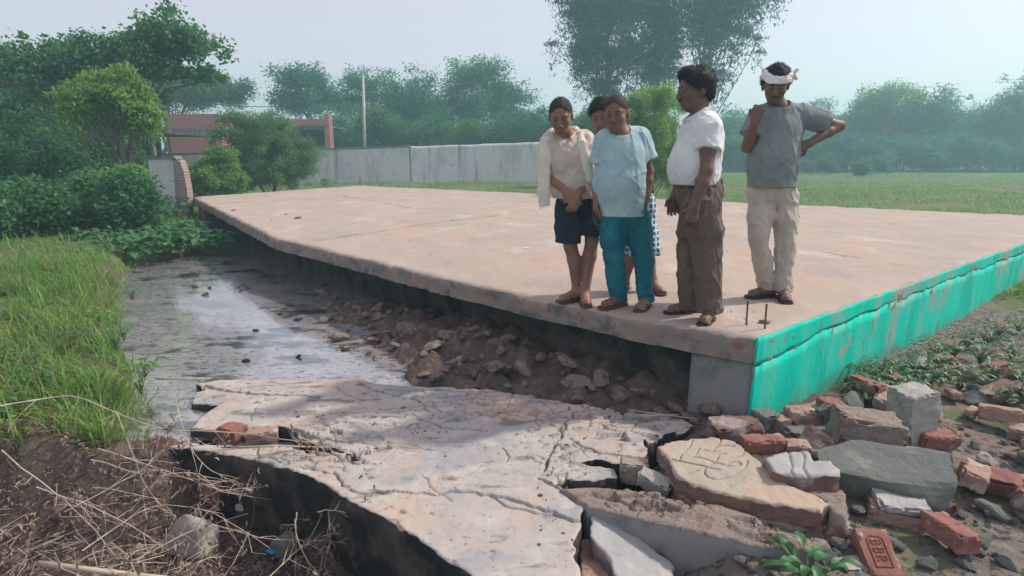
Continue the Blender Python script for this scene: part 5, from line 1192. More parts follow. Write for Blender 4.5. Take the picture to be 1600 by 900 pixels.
def trees():
    G = 'trees behind the boundary wall'
    t = tree
    # row behind the wall
    t('tree', 'dark rounded tree behind the brick building, left of the pole', base_at(478, 50), [E_(475, 130, 50, 32, 26), E_(455, 165, 50, 30, 20), E_(500, 160, 50, 28, 25)], .20, 'leaf_far', 130, 70, .85, .22, seed=31, group=G)
    t('tree', 'thin-topped tree directly behind the utility pole', base_at(575, 54), [E_(572, 140, 54, 34, 30), E_(600, 165, 54, 36, 38), E_(548, 165, 54, 26, 32)], .18, 'leaf_far', 150, 55, .85, .2, seed=32, group=G, shell=.3)
    t('tree', 'dense tree between the pole and the tallest rounded tree of the row', base_at(650, 52), [E_(645, 165, 52, 42, 42), E_(675, 190, 52, 28, 30), E_(620, 190, 52, 26, 30)], .20, 'leaf_far', 160, 70, .85, .22, seed=33, group=G)
    t('tree', 'tallest wide rounded tree of the row behind the wall', base_at(745, 56), [E_(742, 128, 56, 48, 34), E_(755, 170, 56, 66, 36), E_(705, 175, 56, 28, 38), E_(790, 150, 56, 26, 22)], .20, 'leaf_far', 240, 70, .95, .28, seed=34, group=G)
    t('tree', 'low pale-tipped tree at the right end of the row behind the wall', base_at(815, 60), [E_(815, 195, 60, 42, 26), E_(845, 205, 60, 26, 20)], .20, 'leaf_far', 110, 70, .9, .2, seed=35, group=G)
    t('bush', 'light green bush rising just over the wall near the pole', base_at(612, 42), [E_(600, 200, 42, 40, 30), E_(628, 215, 42, 30, 20)], .17, 'leaf_tree', 110, 80, .6, .1, seed=36, cat='bush')
    t('bush', 'small bright bush showing above the wall, right of centre', base_at(732, 43), [E_(732, 210, 43, 18, 16)], .15, 'leaf_bright', 40, 70, .45, .06, seed=37, cat='bush')
    for i, (u, lab) in enumerate(((520, 'dark undergrowth behind the wall right of the brick pillar'), (690, 'dark undergrowth behind the middle of the wall'), (790, 'dark undergrowth behind the right part of the wall'), (880, 'dark undergrowth behind the towel man'))):
        t('bush', lab, base_at(u, 47), [E_(u, 212, 47, 55, 30), E_(u + 30, 225, 47, 50, 26)], .2, 'leaf_far', 120, 70, .8, .1, seed=50 + i, cat='bush', group='undergrowth behind the wall')
    # eucalyptus
    GE = 'tall gum trees behind the men'
    sp = dict(leaf=.26, mat='leaf_gum', asp=.26, droop=1.1, bark='bark_pale', shell=.1, drop=.8, flat=1.7, fork=.22, group=GE)
    def gum(lab, u, Y, lobes, seed, trunks, n=170, per=75, cr=.68):
        tree('gum_tree', lab, base_at(u, Y), [E_(*l[:2], Y, *l[2:]) for l in lobes], nclump=n, per=per, cr=cr, trunk=.17, seed=seed, nbr=18, trunks=trunks, **sp)
    Y = 44; b = base_at(950, Y)
    gum('left one of the tall drooping gum trees, widest crown behind the hunched man', 950, Y, [(955, 20, 62, 60), (925, 85, 38, 30), (985, 90, 34, 34), (915, 5, 30, 24), (965, -60, 60, 50), (940, 135, 26, 18)], 61, [base_at(945, Y), base_at(968, Y)], 400)
    gum('middle slender gum tree with leafy trunk, behind the bright bush', 1028, 45, [(1030, 100, 20, 46), (1030, 30, 24, 34), (1035, -40, 34, 40)], 62, [base_at(1028, 45)], 150)
    gum('right leaning gum tree with airy crown and bare twigs towards the right', 1075, 43, [(1095, 20, 56, 44), (1130, 60, 42, 40), (1065, 60, 30, 40), (1150, 10, 44, 26), (1110, 120, 30, 24), (1180, -30, 50, 30), (1090, -50, 60, 40)], 63, [base_at(1068, 43), base_at(1082, 43)], 280, 60)
    # bright bush behind men
    t('bush', 'tall bright feathery bush directly behind the men at the deck edge', base_at(1018, 17), [E_(1016, 205, 17, 50, 52), E_(1000, 250, 17, 42, 45), E_(1040, 250, 17, 42, 45), E_(1030, 165, 17, 32, 26), E_(990, 172, 17, 20, 24)], .055, 'leaf_bright', 420, 95, .17, .05, asp=.3, seed=71, cat='bush', shell=.3, fork=.1, flat=1.2)
    t('bush', 'darker thicket behind the heads of the huddled men', base_at(925, 30), [E_(935, 200, 30, 34, 26), E_(910, 240, 30, 30, 30), E_(965, 235, 30, 40, 40)], .12, 'leaf_tree', 160, 80, .45, .08, seed=72, cat='bush')
    # tree line right
    GR_ = 'tree line beyond the field'
    spec = [(1150, 205, 34, 36, 70, 'leaf_far', 'mid green tree of the far line between the two right men'), (1262, 200, 40, 38, 72, 'leaf_far', 'tree of the far line behind the hand-on-hip elbow'), (1185, 215, 40, 30, 66, 'leaf_far', 'tree of the far line behind the grey t-shirt'),
            (1320, 200, 36, 32, 72, 'leaf_far', 'lower tree of the far line right of the elbow'), (1368, 172, 34, 34, 66, 'leaf_olive', 'taller feathery tree of the far line near the right'), (1400, 205, 48, 40, 68, 'leaf_far', 'dark tree of the far line right of the feathery one'),
            (1455, 180, 46, 50, 64, 'leaf_tree', 'large tree of the far line at far right'), (1530, 195, 52, 42, 66, 'leaf_far', 'broad tree of the far line near the right border'), (1600, 170, 50, 55, 62, 'leaf_tree', 'tall tree of the far line at the right border'), (1680, 190, 50, 50, 66, 'leaf_far', 'last tree of the far line beyond the right border')]
    for i, (u, v, ru, rv, Y, m, lab) in enumerate(spec):
        t('tree', lab, base_at(u, Y), [E_(u, v, Y, ru * .8, rv * .8), E_(u - ru * .5, v + 18, Y, ru * .6, rv * .7), E_(u + ru * .5, v + 20, Y, ru * .6, rv * .7), E_(u, v + 42, Y, ru * 1.1, rv * .5)], .24, m, 190, 60, 1.0, .2, seed=80 + i, group=GR_, shell=.35)
    for i in range(11):
        u = 1120 + i * 58; t('bush', ['hedge-like bush below the far trees, seen between the white polo man and grey t-shirt man', 'hedge-like bush below the far trees, behind the grey t-shirt', 'hedge-like bush below the far trees, under the bent elbow', 'hedge-like bush below the far trees, just right of the bent elbow', 'hedge-like bush below the far trees, under the feathery tree', 'hedge-like bush below the far trees, right of the feathery tree', 'hedge-like bush below the far trees, under the large right tree', 'hedge-like bush below the far trees, left of the broad right tree', 'hedge-like bush below the far trees, under the broad right tree', 'hedge-like bush below the far trees, near the right border', 'hedge-like bush below the far trees, last at the right border'][i], base_at(u, 60 + (i % 3)), [E_(u, 240, 60, 42, 18), E_(u + 20, 232, 60, 28, 18)], .22, 'leaf_far', 90, 70, .75, .08, seed=100 + i, cat='bush', group='bushes at the foot of the far tree line')
    for u, v, Y, rr, lab in ((1293, 252, 50, 12, 'small green bush standing on the field right of the last man'), (1345, 258, 46, 8, 'tiny bush on the field near the right'), (1378, 256, 52, 14, 'low bush on the field below the feathery tree'), (1262, 258, 54, 9, 'little bush on the field behind the bent elbow')):
        t('bush', lab, base_at(u, Y), [E_(u, v, Y, rr, rr * .8)], .14, 'leaf_tree', 26, 60, .4, .04, seed=int(u), cat='bush')
    t('tree', 'sparse acacia-like tree behind the right tree line', base_at(1385, 58), [E_(1390, 150, 58, 30, 16), E_(1360, 165, 58, 24, 12)], .16, 'leaf_olive', 90, 40, .8, .14, seed=93, shell=.2)
    # left: peepal tree and others
    t('broadleaf_tree', 'large broad-leaved tree at upper left, branch reaching over the wall', base_at(150, 19), [E_(255, 68, 19, 44, 36), E_(215, 90, 19, 40, 36), E_(298, 78, 19, 30, 30), E_(325, 118, 19, 18, 14), E_(250, 112, 19, 50, 16), E_(135, 95, 19, 60, 36), E_(50, 120, 19, 70, 40), E_(150, 140, 19, 60, 24)], .105, 'leaf_broad', 420, 52, .36, .22, asp=.75, seed=110, shell=.25, nbr=60, flat=.8, droop=.4)
    t('tree', 'dark green tree above the brick building', base_at(225, 44), [E_(300, 148, 44, 56, 26), E_(250, 145, 44, 50, 30), E_(345, 150, 44, 34, 24), E_(376, 145, 44, 15, 19), E_(215, 170, 44, 36, 30)], .17, 'leaf_tree', 330, 75, .7, .2, seed=111)
    t('tree', 'pale green tree drooping at the left in front of the dark shed', base_at(165, 15), [E_(215, 165, 15, 26, 34), E_(185, 155, 15, 34, 38), E_(140, 165, 15, 45, 40), E_(225, 190, 15, 14, 16)], .10, 'leaf_bright', 260, 60, .25, .11, asp=.34, seed=112, drop=.6, flat=1.3, droop=.8)
    t('tree', 'dark tree mass at the far left border', base_at(40, 22), [E_(40, 200, 22, 80, 50), E_(-40, 150, 22, 80, 70), E_(110, 220, 22, 60, 34)], .14, 'leaf_tree', 330, 80, .5, .25, seed=113)
    for i, (u, v, Y, ru, rv, m, lab) in enumerate(((190, 248, 17, 46, 28, 'leaf_tree', 'dark dense shrub at the left edge behind the shaded weeds'), (90, 252, 16, 56, 34, 'leaf_tree', 'dense shrub in the left border area, beside the trunks'), (-20, 250, 15, 60, 40, 'leaf_tree', 'dense shrub at the far left border'),
            (150, 300, 12.5, 40, 16, 'leaf_broad', 'low leafy shrub in front of the left trunks'), (60, 312, 11.5, 46, 20, 'leaf_tree', 'low dark shrub nearer the far left'), (205, 300, 12, 26, 16, 'leaf_tree', 'small dark shrub left of the wall stub'), (-40, 318, 10.5, 50, 26, 'leaf_broad', 'leafy shrub at the far left, nearest the grass'))):
        t('bush', lab, base_at(u, Y), [E_(u - ru * .2, v - rv * .3, Y, ru * .35, rv * 1.15), E_(u - ru * .7, v + 10, Y, ru * .35, rv * .7), E_(u + ru * .5, v + 8, Y, ru * .3, rv * .8), E_(u + ru * .15, v + 12, Y, ru * .3, rv * .5)], .085, m, 70, 70, .36, .04, seed=130 + i, cat='bush', asp=.5, shell=1.2)
    # bushes near wall
    t('bush', 'big tangled grey-green bush covering the wall in front of the brick building', base_at(425, 21), [E_(425, 232, 21, 42, 34), E_(395, 255, 21, 28, 34), E_(462, 255, 21, 28, 28), E_(418, 196, 21, 32, 14), E_(365, 188, 21, 16, 9), E_(478, 228, 21, 12, 9)], .055, 'leaf_olive', 520, 85, .22, .05, asp=.4, seed=114, cat='bush', shell=.4, fork=.05, flat=.9)
    t('bush', 'denser dark lower part of growth beside the big tangled bush', base_at(410, 23), [E_(410, 245, 23, 50, 40), E_(380, 215, 23, 30, 20)], .08, 'leaf_tree', 180, 80, .3, .05, seed=115, cat='bush')
    t('bush', 'low bright green bush beside the broken wall stub', base_at(337, 19), [E_(337, 265, 19, 24, 20), E_(320, 280, 19, 26, 22), E_(352, 282, 19, 26, 20), E_(342, 243, 19, 18, 12)], .07, 'leaf_bright', 260, 75, .18, .03, asp=.45, seed=116, cat='bush', fork=.05)
    t('bush', 'small green bush at the left edge below the pale tree', base_at(212, 13), [E_(208, 270, 13, 18, 12), E_(195, 280, 13, 26, 14)], .06, 'leaf_bright', 60, 70, .13, .02, seed=117, cat='bush')
def buildings():
    # boundary wall
    Yl, Yr = 33.0, 37.0
    def zt(u, v, Y): return A(u, v, Y)[2]
    a0 = A(150, 245, 30.5); a1 = A(520, 233, Yl); a2 = A(640, 229, 34.3); a3 = A(885, 220, Yr)
    e = empty('boundary_wall', (a2[0], a2[1], -.6), 'long stained white boundary wall running across behind the deck', 'wall')
    out = np.array((a3[1] - a1[1], -(a3[0] - a1[0]))); out = out / np.linalg.norm(out); inn = -out
    L = np.linalg.norm(a3[:2] - a1[:2])
    def seg(nm, p, q, d):
        L_ = np.linalg.norm(q[:2] - p[:2]); vwall(nm, p[:2] + out * d, q[:2] + out * d, -.9, min(p[2], q[2]), .25, 'old_plaster', e, inn, 120, 20, .006, 3, topfn=lambda s: (p[2] + (q[2] - p[2]) * s / L_) - min(p[2], q[2]) + fbm(s, 0, 0, .8, 5, 3) * .03)
    d_ = (a3 - a2) / np.linalg.norm(a3 - a2)
    seg('wall_panel', a0, a2 - d_ * .03, 0.0); seg('wall_panel', a2 + d_ * .03, a3, .03)
    vwall('coping', a0[:2] + out * .04, a2[:2] + out * .04, min(a0[2], a2[2]) - .02, min(a0[2], a2[2]) + .06, .32, 'stone_grey', e, inn, 100, 3, .01, 6, topfn=lambda s: (a0[2] + (a2[2] - a0[2]) * s / np.linalg.norm(a2[:2] - a0[:2])) - min(a0[2], a2[2]), botfn=lambda s: (a0[2] + (a2[2] - a0[2]) * s / np.linalg.norm(a2[:2] - a0[:2])) - min(a0[2], a2[2]))
    # broken stub of the old wall near the pond
    Y = 15.2; c = A(262, 320, Y); e = empty('wall_stub', (c[0], c[1], -.7), 'short broken plastered wall end with bare bricks, left end of the deck', 'wall stub')
    p = [A(u, v, Y)[[0, 2]] for u, v in ((231, 248), (268, 246), (281, 250), (287, 268), (293, 300), (294, 372), (236, 372), (235, 300))]
    def extr(nm, poly, y0, y1, mat, par):
        n = len(poly); V = [(q[0], y0, q[1]) for q in poly] + [(q[0] + .0, y1, q[1]) for q in poly]; F = [tuple(range(n)), tuple(range(2 * n - 1, n - 1, -1))] + [(i, i + n, (i + 1) % n + n, (i + 1) % n) for i in range(n)]
        return mk(nm, V, F, mat, par)
    extr('plaster', [A(u, v, Y)[[0, 2]] for u, v in ((231, 248), (270, 247), (274, 300), (276, 376), (238, 376), (235, 300))], Y, Y + .24, 'old_plaster', e)
    extr('brick_core', [A(u, v, Y)[[0, 2]] for u, v in ((270.3, 248), (281, 251), (287, 268), (293, 300), (296, 376), (276.3, 376), (274.3, 300))], Y - .01, Y + .26, 'stub_brick', e)
    extr('coping', [A(u, v, Y)[[0, 2]] for u, v in ((229, 243), (272, 243), (276, 248.5), (229, 248.5))], Y - .04, Y + .30, 'stone_grey', e)
    # brick building
    Y = 36; e = empty('brick_building', (A(390, 240, Y)[0], Y, -.4), 'unfinished red brick building behind the wall at left', 'building')
    def bx(nm, u0, u1, v0, v1, y0, y1, mat, par=e):
        a = A(u0, v0, y0); b = A(u1, v1, y0); V, F = [], []
        x0, x1, z1, z0 = a[0], b[0], a[2], b[2]
        V = [(x, y, z) for x in (x0, x1) for y in (y0, y1) for z in (z0, z1)]; F = [(0, 1, 3, 2), (4, 6, 7, 5), (0, 4, 5, 1), (2, 3, 7, 6), (0, 2, 6, 4), (1, 5, 7, 3)]
        return mk(nm, V, F, mat, par)
    bx('wall', 260, 352, 178, 262, 35, 38, 'wall_brick'); bx('band', 258, 352, 201, 206, 34.93, 35.5, 'stone_grey'); bx('column', 256, 265, 176, 262, 34.9, 35.4, 'stone_grey'); bx('column', 333, 339, 200, 262, 34.9, 35.4, 'stone_grey')
    bx('wall', 353, 420, 200, 262, 40, 43, 'wall_brick'); bx('beam', 350, 510, 196, 202, 39.2, 41, 'stone_grey'); bx('back_wall', 420, 512, 203, 262, 43, 43.3, 'dark_masonry'); bx('parapet', 440, 512, 186, 195.7, 39.3, 39.6, 'wall_brick')
    bx('roof_slab', 352, 512, 195.8, 198, 39.1, 43.4, 'stone_grey'); bx('pillar', 505, 519, 178, 262, 39.1, 39.8, 'wall_brick')
    # dark shed at left
    Y = 27; e2 = empty('shed', (A(200, 250, Y)[0], Y, -.5), 'dark open shed under the trees at the left', 'shed')
    bx('roof', 60, 244, 200, 208, 25.5, 30.5, 'dark_masonry', e2); bx('back_wall', 60, 254, 206, 285, 30, 30.3, 'dark_masonry', e2); bx('post', 236, 241, 205, 290, 26, 26.2, 'bark', e2); bx('post', 120, 126, 205, 290, 26, 26.2, 'bark', e2)
    # pole and wire
    b = A(570, 262, 40); t_ = A(567, 113, 40); V, F = tube([(b[0], 40, -.5), t_], [.12, .075], 10); e = mk('utility_pole', V, F, 'pole_metal', smooth=True); tag(e, 'slim pale metal pole standing behind the wall', 'pole')
    V, F = tube([t_ + (-.35, 0, .1), t_ + (.45, 0, .12)], .035, 6); mk('cross_arm', V, F, 'pole_metal', e)
    w0 = A(250, 172, 39.5); w1 = t_ + (-.3, 0, .1); w1[2] = t_[2] - .2; pts = [A(300, 158, 39) * (1 - s) + A(565, 150, 40) * s - np.array((0, 0, .5 * 4 * s * (1 - s))) for s in np.linspace(0, 1, 20)]
    V, F = tube(pts, .022, 5); tag(mk('overhead_wire', V, F, 'strap_black'), 'thin black wire crossing the gap between the trees left of the pole', 'wire')
brickmat('wall_brick', (.54, .17, .14), (.44, .13, .115), (.38, .22, .19), 1, (R(90), 0, 0))
brickmat('stub_brick', (.30, .19, .16), (.24, .14, .12), (.30, .27, .25), 1, (R(90), 0, 0))
M('pole_metal', (.42, .44, .44), rough=.5)
def blades(n, fx, g, hmin, hmax, w, lean=.5, seg=3):
    """curved grass blades rooted at points fx (n,3)"""
    az = g.uniform(0, 2 * math.pi, n); h = g.uniform(hmin, hmax, n); ln = g.uniform(.15, lean, n) * h
    d = np.stack([np.cos(az), np.sin(az), 0 * az], 1); s = np.stack([-np.sin(az), np.cos(az), 0 * az], 1)
    V = []; 
    for t, ww in ((0, 1), (.45, .8), (.8, .5)):
        c = fx + d * (ln * t ** 2)[:, None] + np.array((0, 0, 1)) * (h * (t - .25 * t ** 3))[:, None]
        V += [c - s * (w * ww / 2), c + s * (w * ww / 2)]
    V.append(fx + d * (ln * 1.15)[:, None] + np.array((0, 0, 1)) * (h * .82)[:, None])
    V = np.stack(V, 1).reshape(-1, 3); k = np.arange(n)[:, None] * 7
    F = np.concatenate([k + np.array([[0, 1, 3]]), k + np.array([[0, 3, 2]]), k + np.array([[2, 3, 5]]), k + np.array([[2, 5, 4]]), k + np.array([[4, 5, 6]])], 0)
    return V, F
def grass():
    g = np.random.default_rng(55)
    def put(nm, px_poly, z, n, h, w, mat, label=None, lean=.6, thr=-9, sc=2.):
        poly = np.array([P(u, v, z)[:2] for u, v in px_poly]); lo, hi = poly.min(0), poly.max(0); q = g.uniform(lo, hi, (n * 4, 2)); d, _ = polysdf(q[:, 0], q[:, 1], poly)
        q = q[d < 0]; q = q[fbm(q[:, 0], q[:, 1], 0, sc, 77, 3) > thr][:n]; Z = GZ(q[:, 0], q[:, 1]); pts = np.c_[q, Z - .01]
        V, F = blades(len(pts), pts, g, h[0], h[1], w, lean); o = mk(nm, V, F, mat, origin=(0, 0, -1)); tag(o, kind='stuff')
        if label: o['label'] = label
    put('bank_grass', [(-60, 430), (205, 415), (222, 430), (212, 500), (240, 545), (262, 590), (250, 615), (228, 650), (205, 690), (-200, 720), (-300, 560)], -.62, 8500, (.05, .30), .011, 'grass_blade', 'tall bright grass on the left bank of the pond', 1.1, -.12, 3.0)
    put('bank_grass', [(150, 620), (262, 592), (292, 625), (285, 650), (235, 672), (150, 700)], -.68, 1500, (.16, .40), .010, 'grass_blade', 'overhanging long grass at the end of the cracked slab', 1.1)
    put('weeds', [(-200, 300), (200, 300), (300, 330), (330, 372), (290, 398), (222, 412), (-100, 425)], -.6, 9000, (.08, .25), .018, 'grass_blade', 'low weeds in the shade by the wall stub', .9)
    put('dry_stems', [(-60, 430), (215, 425), (250, 560), (262, 592), (228, 650), (200, 700), (-200, 720)], -.62, 1300, (.12, .42), .006, 'grass_dry', 'dead pale stems standing in the bank grass', 1.3, .0, 3)
    # field grass
    n = 52000; r = g.uniform(11, 58, n) ** 1; u = g.uniform(560, 1750, n); q = np.stack([(u - 800) / FPX * r, r], 1)
    s = (q[:, 0] - Lc[0]) * _cl[0] + (q[:, 1] - Lc[1]) * _cl[1]
    dk, _ = polysdf(q[:, 0], q[:, 1], np.array([Lc, Cc, Rc, Bc])); q = q[(dk > .25)]; q = q[fbm(q[:, 0], q[:, 1], 0, .5, 78, 3) > -.25]
    V, F = blades(len(q), np.c_[q, GZ(q[:, 0], q[:, 1]) - .01], g, .05, .17, .035, .9); o = mk('field_grass', V, F, 'grass_blade', origin=(0, 0, -1)); tag(o, kind='stuff'); o['label'] = 'short green grass over the field behind the deck'
    n = 9000; q = np.stack([g.uniform(4.0, 8.5, n), g.uniform(3.2, 9.0, n)], 1); dk, _ = polysdf(q[:, 0], q[:, 1], np.array([Lc, Cc, Rc, Bc])); q = q[(dk > .1)]; q = q[fbm(q[:, 0], q[:, 1], 0, .8, 79, 3) > 0]
    V, F = blades(len(q), np.c_[q, GZ(q[:, 0], q[:, 1]) - .01], g, .06, .22, .014, .9); o = mk('weeds', V, F, 'grass_blade', origin=(0, 0, -1)); tag(o, kind='stuff'); o['label'] = 'grass growing along the foot of the green wall'
def broad(acc, c, d, L, w, up, g, fold=.25, droop=.35, nseg=6):
    """one broad pointed leaf with a folded midrib"""
    d = unit(d); s = unit(np.cross(d, up)); n = np.cross(s, d); V = []; F = []
    for i in range(nseg + 1):
        t = i / nseg; ww = w * math.sin(math.pi * min(t * .92 + .06, 1)) ** .8 * (1 - t * .35); p = c + d * L * t - n * 0 + np.array((0, 0, -droop * L * t * t)) + n * .08 * L * math.sin(t * 3.1)
        V += [p - s * ww + n * ww * fold, p - s * ww * .5 + n * ww * fold * .3, p, p + s * ww * .5 + n * ww * fold * .3, p + s * ww + n * ww * fold]
    for i in range(nseg):
        for j in range(4): a = i * 5 + j; F.append((a, a + 1, a + 6, a + 5))
    acc.add((V, F))
def plants():
    g = np.random.default_rng(66)
    def leafy(name, label, base, n, h, L, w, mat, spread, cat='plant', group=None, tilt=.6):
        e = empty(name, base, label, cat, group); la = Acc(); sa = Acc(); base = np.array(base, float)
        for i in range(n):
            az = i * 2.4 + g.uniform(-.4, .4); hh = h * g.uniform(.45, 1); r = spread * g.uniform(.2, 1); d = np.array((math.cos(az), math.sin(az), 0))
            p = base + d * r + np.array((0, 0, hh)); sa.add(tube([base, base + d * r * .35 + np.array((0, 0, hh * .6)), p], [.003, .0025, .0015], 5))
            broad(la, p, d + np.array((0, 0, g.uniform(-.1, tilt))), L * g.uniform(.7, 1.2), w * g.uniform(.8, 1.15), np.array((0, 0, 1.)), g)
        V, F = la.out(); mk('foliage', V, F, mat, e, smooth=True); V, F = sa.out(); mk('stem', V, F, 'stem_green', e)
        return e
    leafy('leafy_plant', 'broad-leaved green seedling at the bottom edge in front of the beam', P(1258, 925, -.64), 26, .17, .085, .024, 'leaf_plain', .12)
    for i, (u, v) in enumerate(((1338, 622), (1362, 610), (1385, 600), (1352, 598), (1398, 618), (1425, 600), (1376, 585), (1410, 585))):
        leafy('weed', 'leafy weed growing at the foot of the green wall', P(u, v, -.60), 20, .14, .07, .018, 'leaf_plain', .11, 'weed', 'weeds at the foot of the green wall', .3)
    gw = np.random.default_rng(8)
    for i in range(16):
        u, v = [(1440, 575), (1462, 560), (1490, 560), (1510, 545), (1540, 540), (1560, 525), (1590, 520), (1475, 590), (1530, 570), (1580, 560), (1450, 610), (1500, 610), (1560, 600), (1610, 580), (1420, 630), (1600, 640)][i]
        leafy('weed', 'weed growing among the rubble at far right along the green wall', P(u, v, -.60), 22, .17, .075, .02, 'leaf_plain', .15, 'weed', 'weeds in the rubble at far right', .4)
    for i in range(26):
        u, v = gw.uniform(-80, 235), gw.uniform(430, 690)
        leafy('bank_weed', 'broad-leaved weed among the tall grass on the left bank', P(u, v, -.62), 16, gw.uniform(.12, .26), gw.uniform(.06, .10), .02, 'leaf_plain' if i % 2 else 'leaf_bright', .13, 'weed', 'broad-leaved weeds on the left bank', .5)
    # water plants: a mat of rounded upright leaves at the far end of the pond
    k = 0
    for (u, v) in [(225, 400), (215, 385), (245, 392), (262, 402), (235, 378), (280, 392), (300, 398), (318, 392), (270, 380), (290, 378), (305, 384), (210, 372), (250, 370), (200, 402), (185, 390), (170, 375), (205, 412), (325, 400), (240, 410), (150, 395)]:
        b = P(u, v, WATER + .01)
        leafy('water_plant', 'round-leaved water plant in the green mat at the far end of the pond', b, 40, .42, .20, .085, 'leaf_plain', .5, 'water plant', 'water plants at the far end of the pond', 1.0)
    for (u, v) in ((412, 440), (432, 442), (372, 450)):
        leafy('water_plant', 'tiny green sprout standing alone in the grey pond water', P(u, v, WATER), 8, .05, .07, .02, 'leaf_plain', .10, 'water plant', 'lone sprouts in the pond')
    for i, (u, v, lab) in enumerate(((262, 335, 'shaded weed clump right below the wall stub'), (225, 320, 'shaded weed clump left of the wall stub'), (205, 345, 'shaded weed clump at the left edge near the wall stub'))):
        leafy('weed', lab, P(u, v + 14, -.6), 110, .62, .20, .05, 'leaf_plain', .9, 'weed')
    # dead brush
    e = empty('dead_brush', P(230, 860, -1.1), 'tangle of bare dry twigs with withered leaves at lower left', 'brush')
    tw = Acc(); lf = []
    main = [[(-40, 640, -.35), (110, 612, -.42), (245, 670, -.45), (330, 672, -.50), (430, 682, -.55), (520, 700, -.6), (560, 745, -.7)], [(120, 905, -.9), (200, 880, -.85), (330, 815, -.8), (400, 840, -.85), (560, 855, -.95)], [(140, 720, -.6), (245, 745, -.65), (310, 740, -.7), (345, 770, -.72), (375, 775, -.75)],
            [(100, 800, -.7), (215, 740, -.6), (250, 705, -.55), (330, 690, -.5)], [(420, 900, -.95), (470, 850, -.9), (520, 830, -.85)], [(465, 800, -.75), (460, 840, -.85), (500, 905, -.98)], [(130, 860, -.85), (240, 790, -.8), (330, 800, -.8), (420, 855, -.9)],
            [(180, 640, -.4), (220, 745, -.7), (265, 800, -.85)], [(270, 620, -.45), (300, 700, -.6), (330, 735, -.7), (390, 770, -.78)], [(150, 700, -.5), (280, 745, -.7), (375, 772, -.78), (390, 762, -.75)], [(500, 800, -.75), (530, 798, -.72), (555, 796, -.7)], [(512, 800, -.75), (518, 830, -.85), (512, 862, -.95)],
            [(60, 760, -.6), (160, 800, -.75), (260, 860, -.95)], [(0, 700, -.4), (90, 770, -.6), (180, 870, -.9)]]
    def wl(pl, k=5):
        pts = np.array([P(u, v, z) for u, v, z in pl]); t = np.linspace(0, len(pts) - 1, (len(pts) - 1) * k + 1); q = np.stack([np.interp(t, np.arange(len(pts)), pts[:, a]) for a in range(3)], 1)
        for _ in range(2): q[1:-1] = (q[:-2] + q[1:-1] * 2 + q[2:]) / 4
        return q + np.stack([fbm(t, a * 9.1 + pl[0][0], 0, 1.3, 5, 3) for a in range(3)], 1) * .012
    ends = []
    for i, pl in enumerate(main):
        q = wl(pl); r = .0055 if i == 0 else .0038; tw.add(tube(q, np.linspace(r, r * .4, len(q)), 5)); ends += [(q[j], q[min(j + 1, len(q) - 1)] - q[j - 1]) for j in range(2, len(q) - 1)]
    for _ in range(150):
        p, d = ends[int(g.integers(len(ends)))]; d = unit(unit(d) + g.normal(size=3) * .8); L = g.uniform(.06, .26); m = p + d * L * .5 + g.normal(size=3) * .02; q = p + d * L + g.normal(size=3) * .03 + (0, 0, -L * .2)
        if q[1] > 3.2: continue
        tw.add(tube([p, m, q], [.0022, .0016, .0008], 4)); 
        if g.random() < .8: lf += [p * .3 + q * .7 + g.normal(size=3) * .012 for _ in range(int(g.integers(2, 6)))]; lf += [q + g.normal(size=3) * .015 for _ in range(3)]
    for _ in range(430):
        u, v = g.uniform(-100, 340), g.uniform(715, 960); p = P(u, v, g.uniform(-1.15, -.85)); az = g.uniform(0, 6.28); d = np.array((math.cos(az), math.sin(az), g.uniform(-.25, .5))) * g.uniform(.08, .3)
        tw.add(tube([p, p + d * .5 + g.normal(size=3) * .02, p + d], [.0022, .0018, .0010], 4)); 
        if g.random() < .7: lf += [p + d * g.random() + g.normal(size=3) * .02 for _ in range(5)]
    V, F = tw.out(); mk('twigs', V, F, 'twig', e)
    V, F = leaves(np.array(lf), np.full(len(lf), .042), .30, 1.3, g, bend=.5); mk('withered_leaves', V, F, 'dry_leaf', e)
    # litter of dry leaves on the ground
    n = 8000; u, v = g.uniform(-250, 560, n), g.uniform(725, 1000, n); p = np.array([P(a, b, -1.14) for a, b in zip(u, v)]); p = p[(p[:, 0] < -.55)]; p[:, 2] = GZ(p[:, 0], p[:, 1]) + g.uniform(.0, .04, len(p))
    V, F = leaves(p, np.full(len(p), .036), .34, 0, g, up=2, bend=.4); o = mk('leaf_litter', V, F, 'dry_leaf', origin=(0, 0, -1)); tag(o, kind='stuff'); o['label'] = 'dry leaf litter on the ground at lower left'
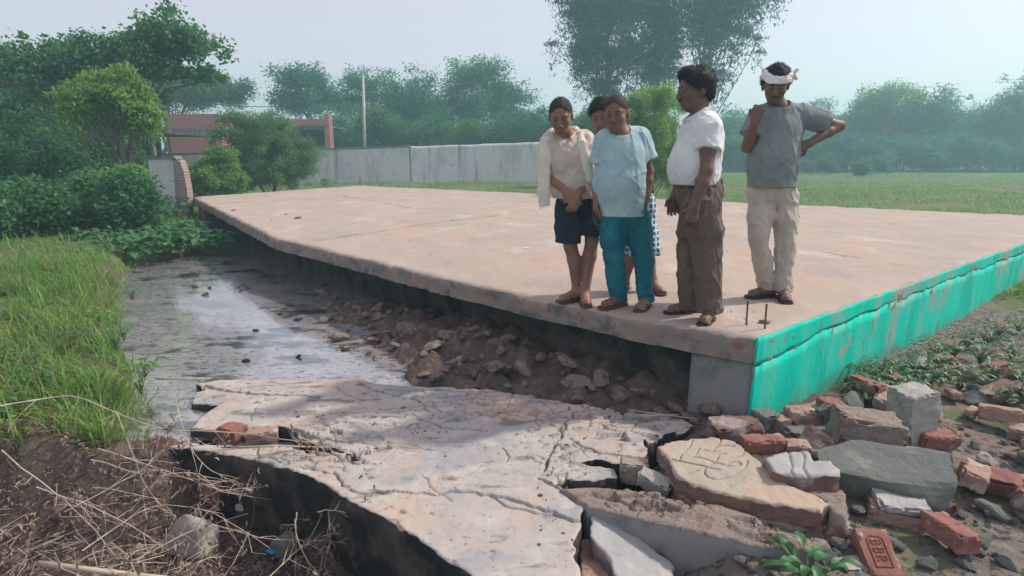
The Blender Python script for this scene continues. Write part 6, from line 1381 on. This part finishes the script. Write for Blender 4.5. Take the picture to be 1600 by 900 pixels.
    # sticks
    def stick(lab, pl, r, mat='twig_pale', nm='stick'):
        q = np.array([P(u, v, z) for u, v, z in pl]); V, F = tube(q, r, 8); tag(mk(nm, V, F, mat, smooth=True), lab, 'stick')
    stick('long straight pale cane lying across the gap in the cracked slab', [(345, 699, -.655), (440, 697, -.650), (540, 700, -.645)], .0055)
    stick('thick pale bamboo stick end at the bottom left corner', [(60, 880, -.85), (160, 893, -.88), (265, 905, -.92)], .014)
    stick('thin reed lying by the grass tip at the back of the slab', [(243, 592, -.66), (290, 592, -.665), (330, 591, -.67)], .007)
    for i, (u0, v0, u1, v1, lab) in enumerate(((980, 640, 1090, 655, 'pale splinter of wood at the back right of the cracked slab'), (560, 597, 640, 606, 'thin twig along the back edge of the cracked slab'), (1000, 650, 1060, 648, 'short twig near the pier at the back of the cracked slab'))):
        stick(lab, [(u0, v0, -.56), (u1, v1, -.55)], .004)
M('leaf_plain', (.05, .16, .055), [((.08, .22, .08), 5, .45, .6)], rough=.45, spec=.4, transl=.3); M('stem_green', (.10, .14, .06)); M('twig_pale', (.50, .42, .33), [((.38, .30, .22), 8, .5, .6)], rough=.8)
def haze():
    V = [(x, y, z) for x in (-425, 425) for y in (-425, 425) for z in (-3.2, 22)]; F = [(0, 1, 3, 2), (4, 6, 7, 5), (0, 4, 5, 1), (2, 3, 7, 6), (0, 2, 6, 4), (1, 5, 7, 3)]
    m = bpy.data.materials.new('haze'); m.use_nodes = True; MATS['haze'] = m; N = m.node_tree.nodes; N.remove(N["Principled BSDF"])
    pv = N.new("ShaderNodeVolumePrincipled"); pv.inputs['Color'].default_value = (.50, .86, .98, 1); pv.inputs['Density'].default_value = HAZE; pv.inputs['Anisotropy'].default_value = .3
    m.node_tree.links.new(pv.outputs[0], N["Material Output"].inputs['Volume'])
    o = mk('haze', V, F, 'haze', origin=(0, 0, 0)); tag(o, kind='stuff')
ground(); water(); haze()
platform(); buildings(); fallen(); bricks()
trees(); grass(); plants(); scatter()
people()
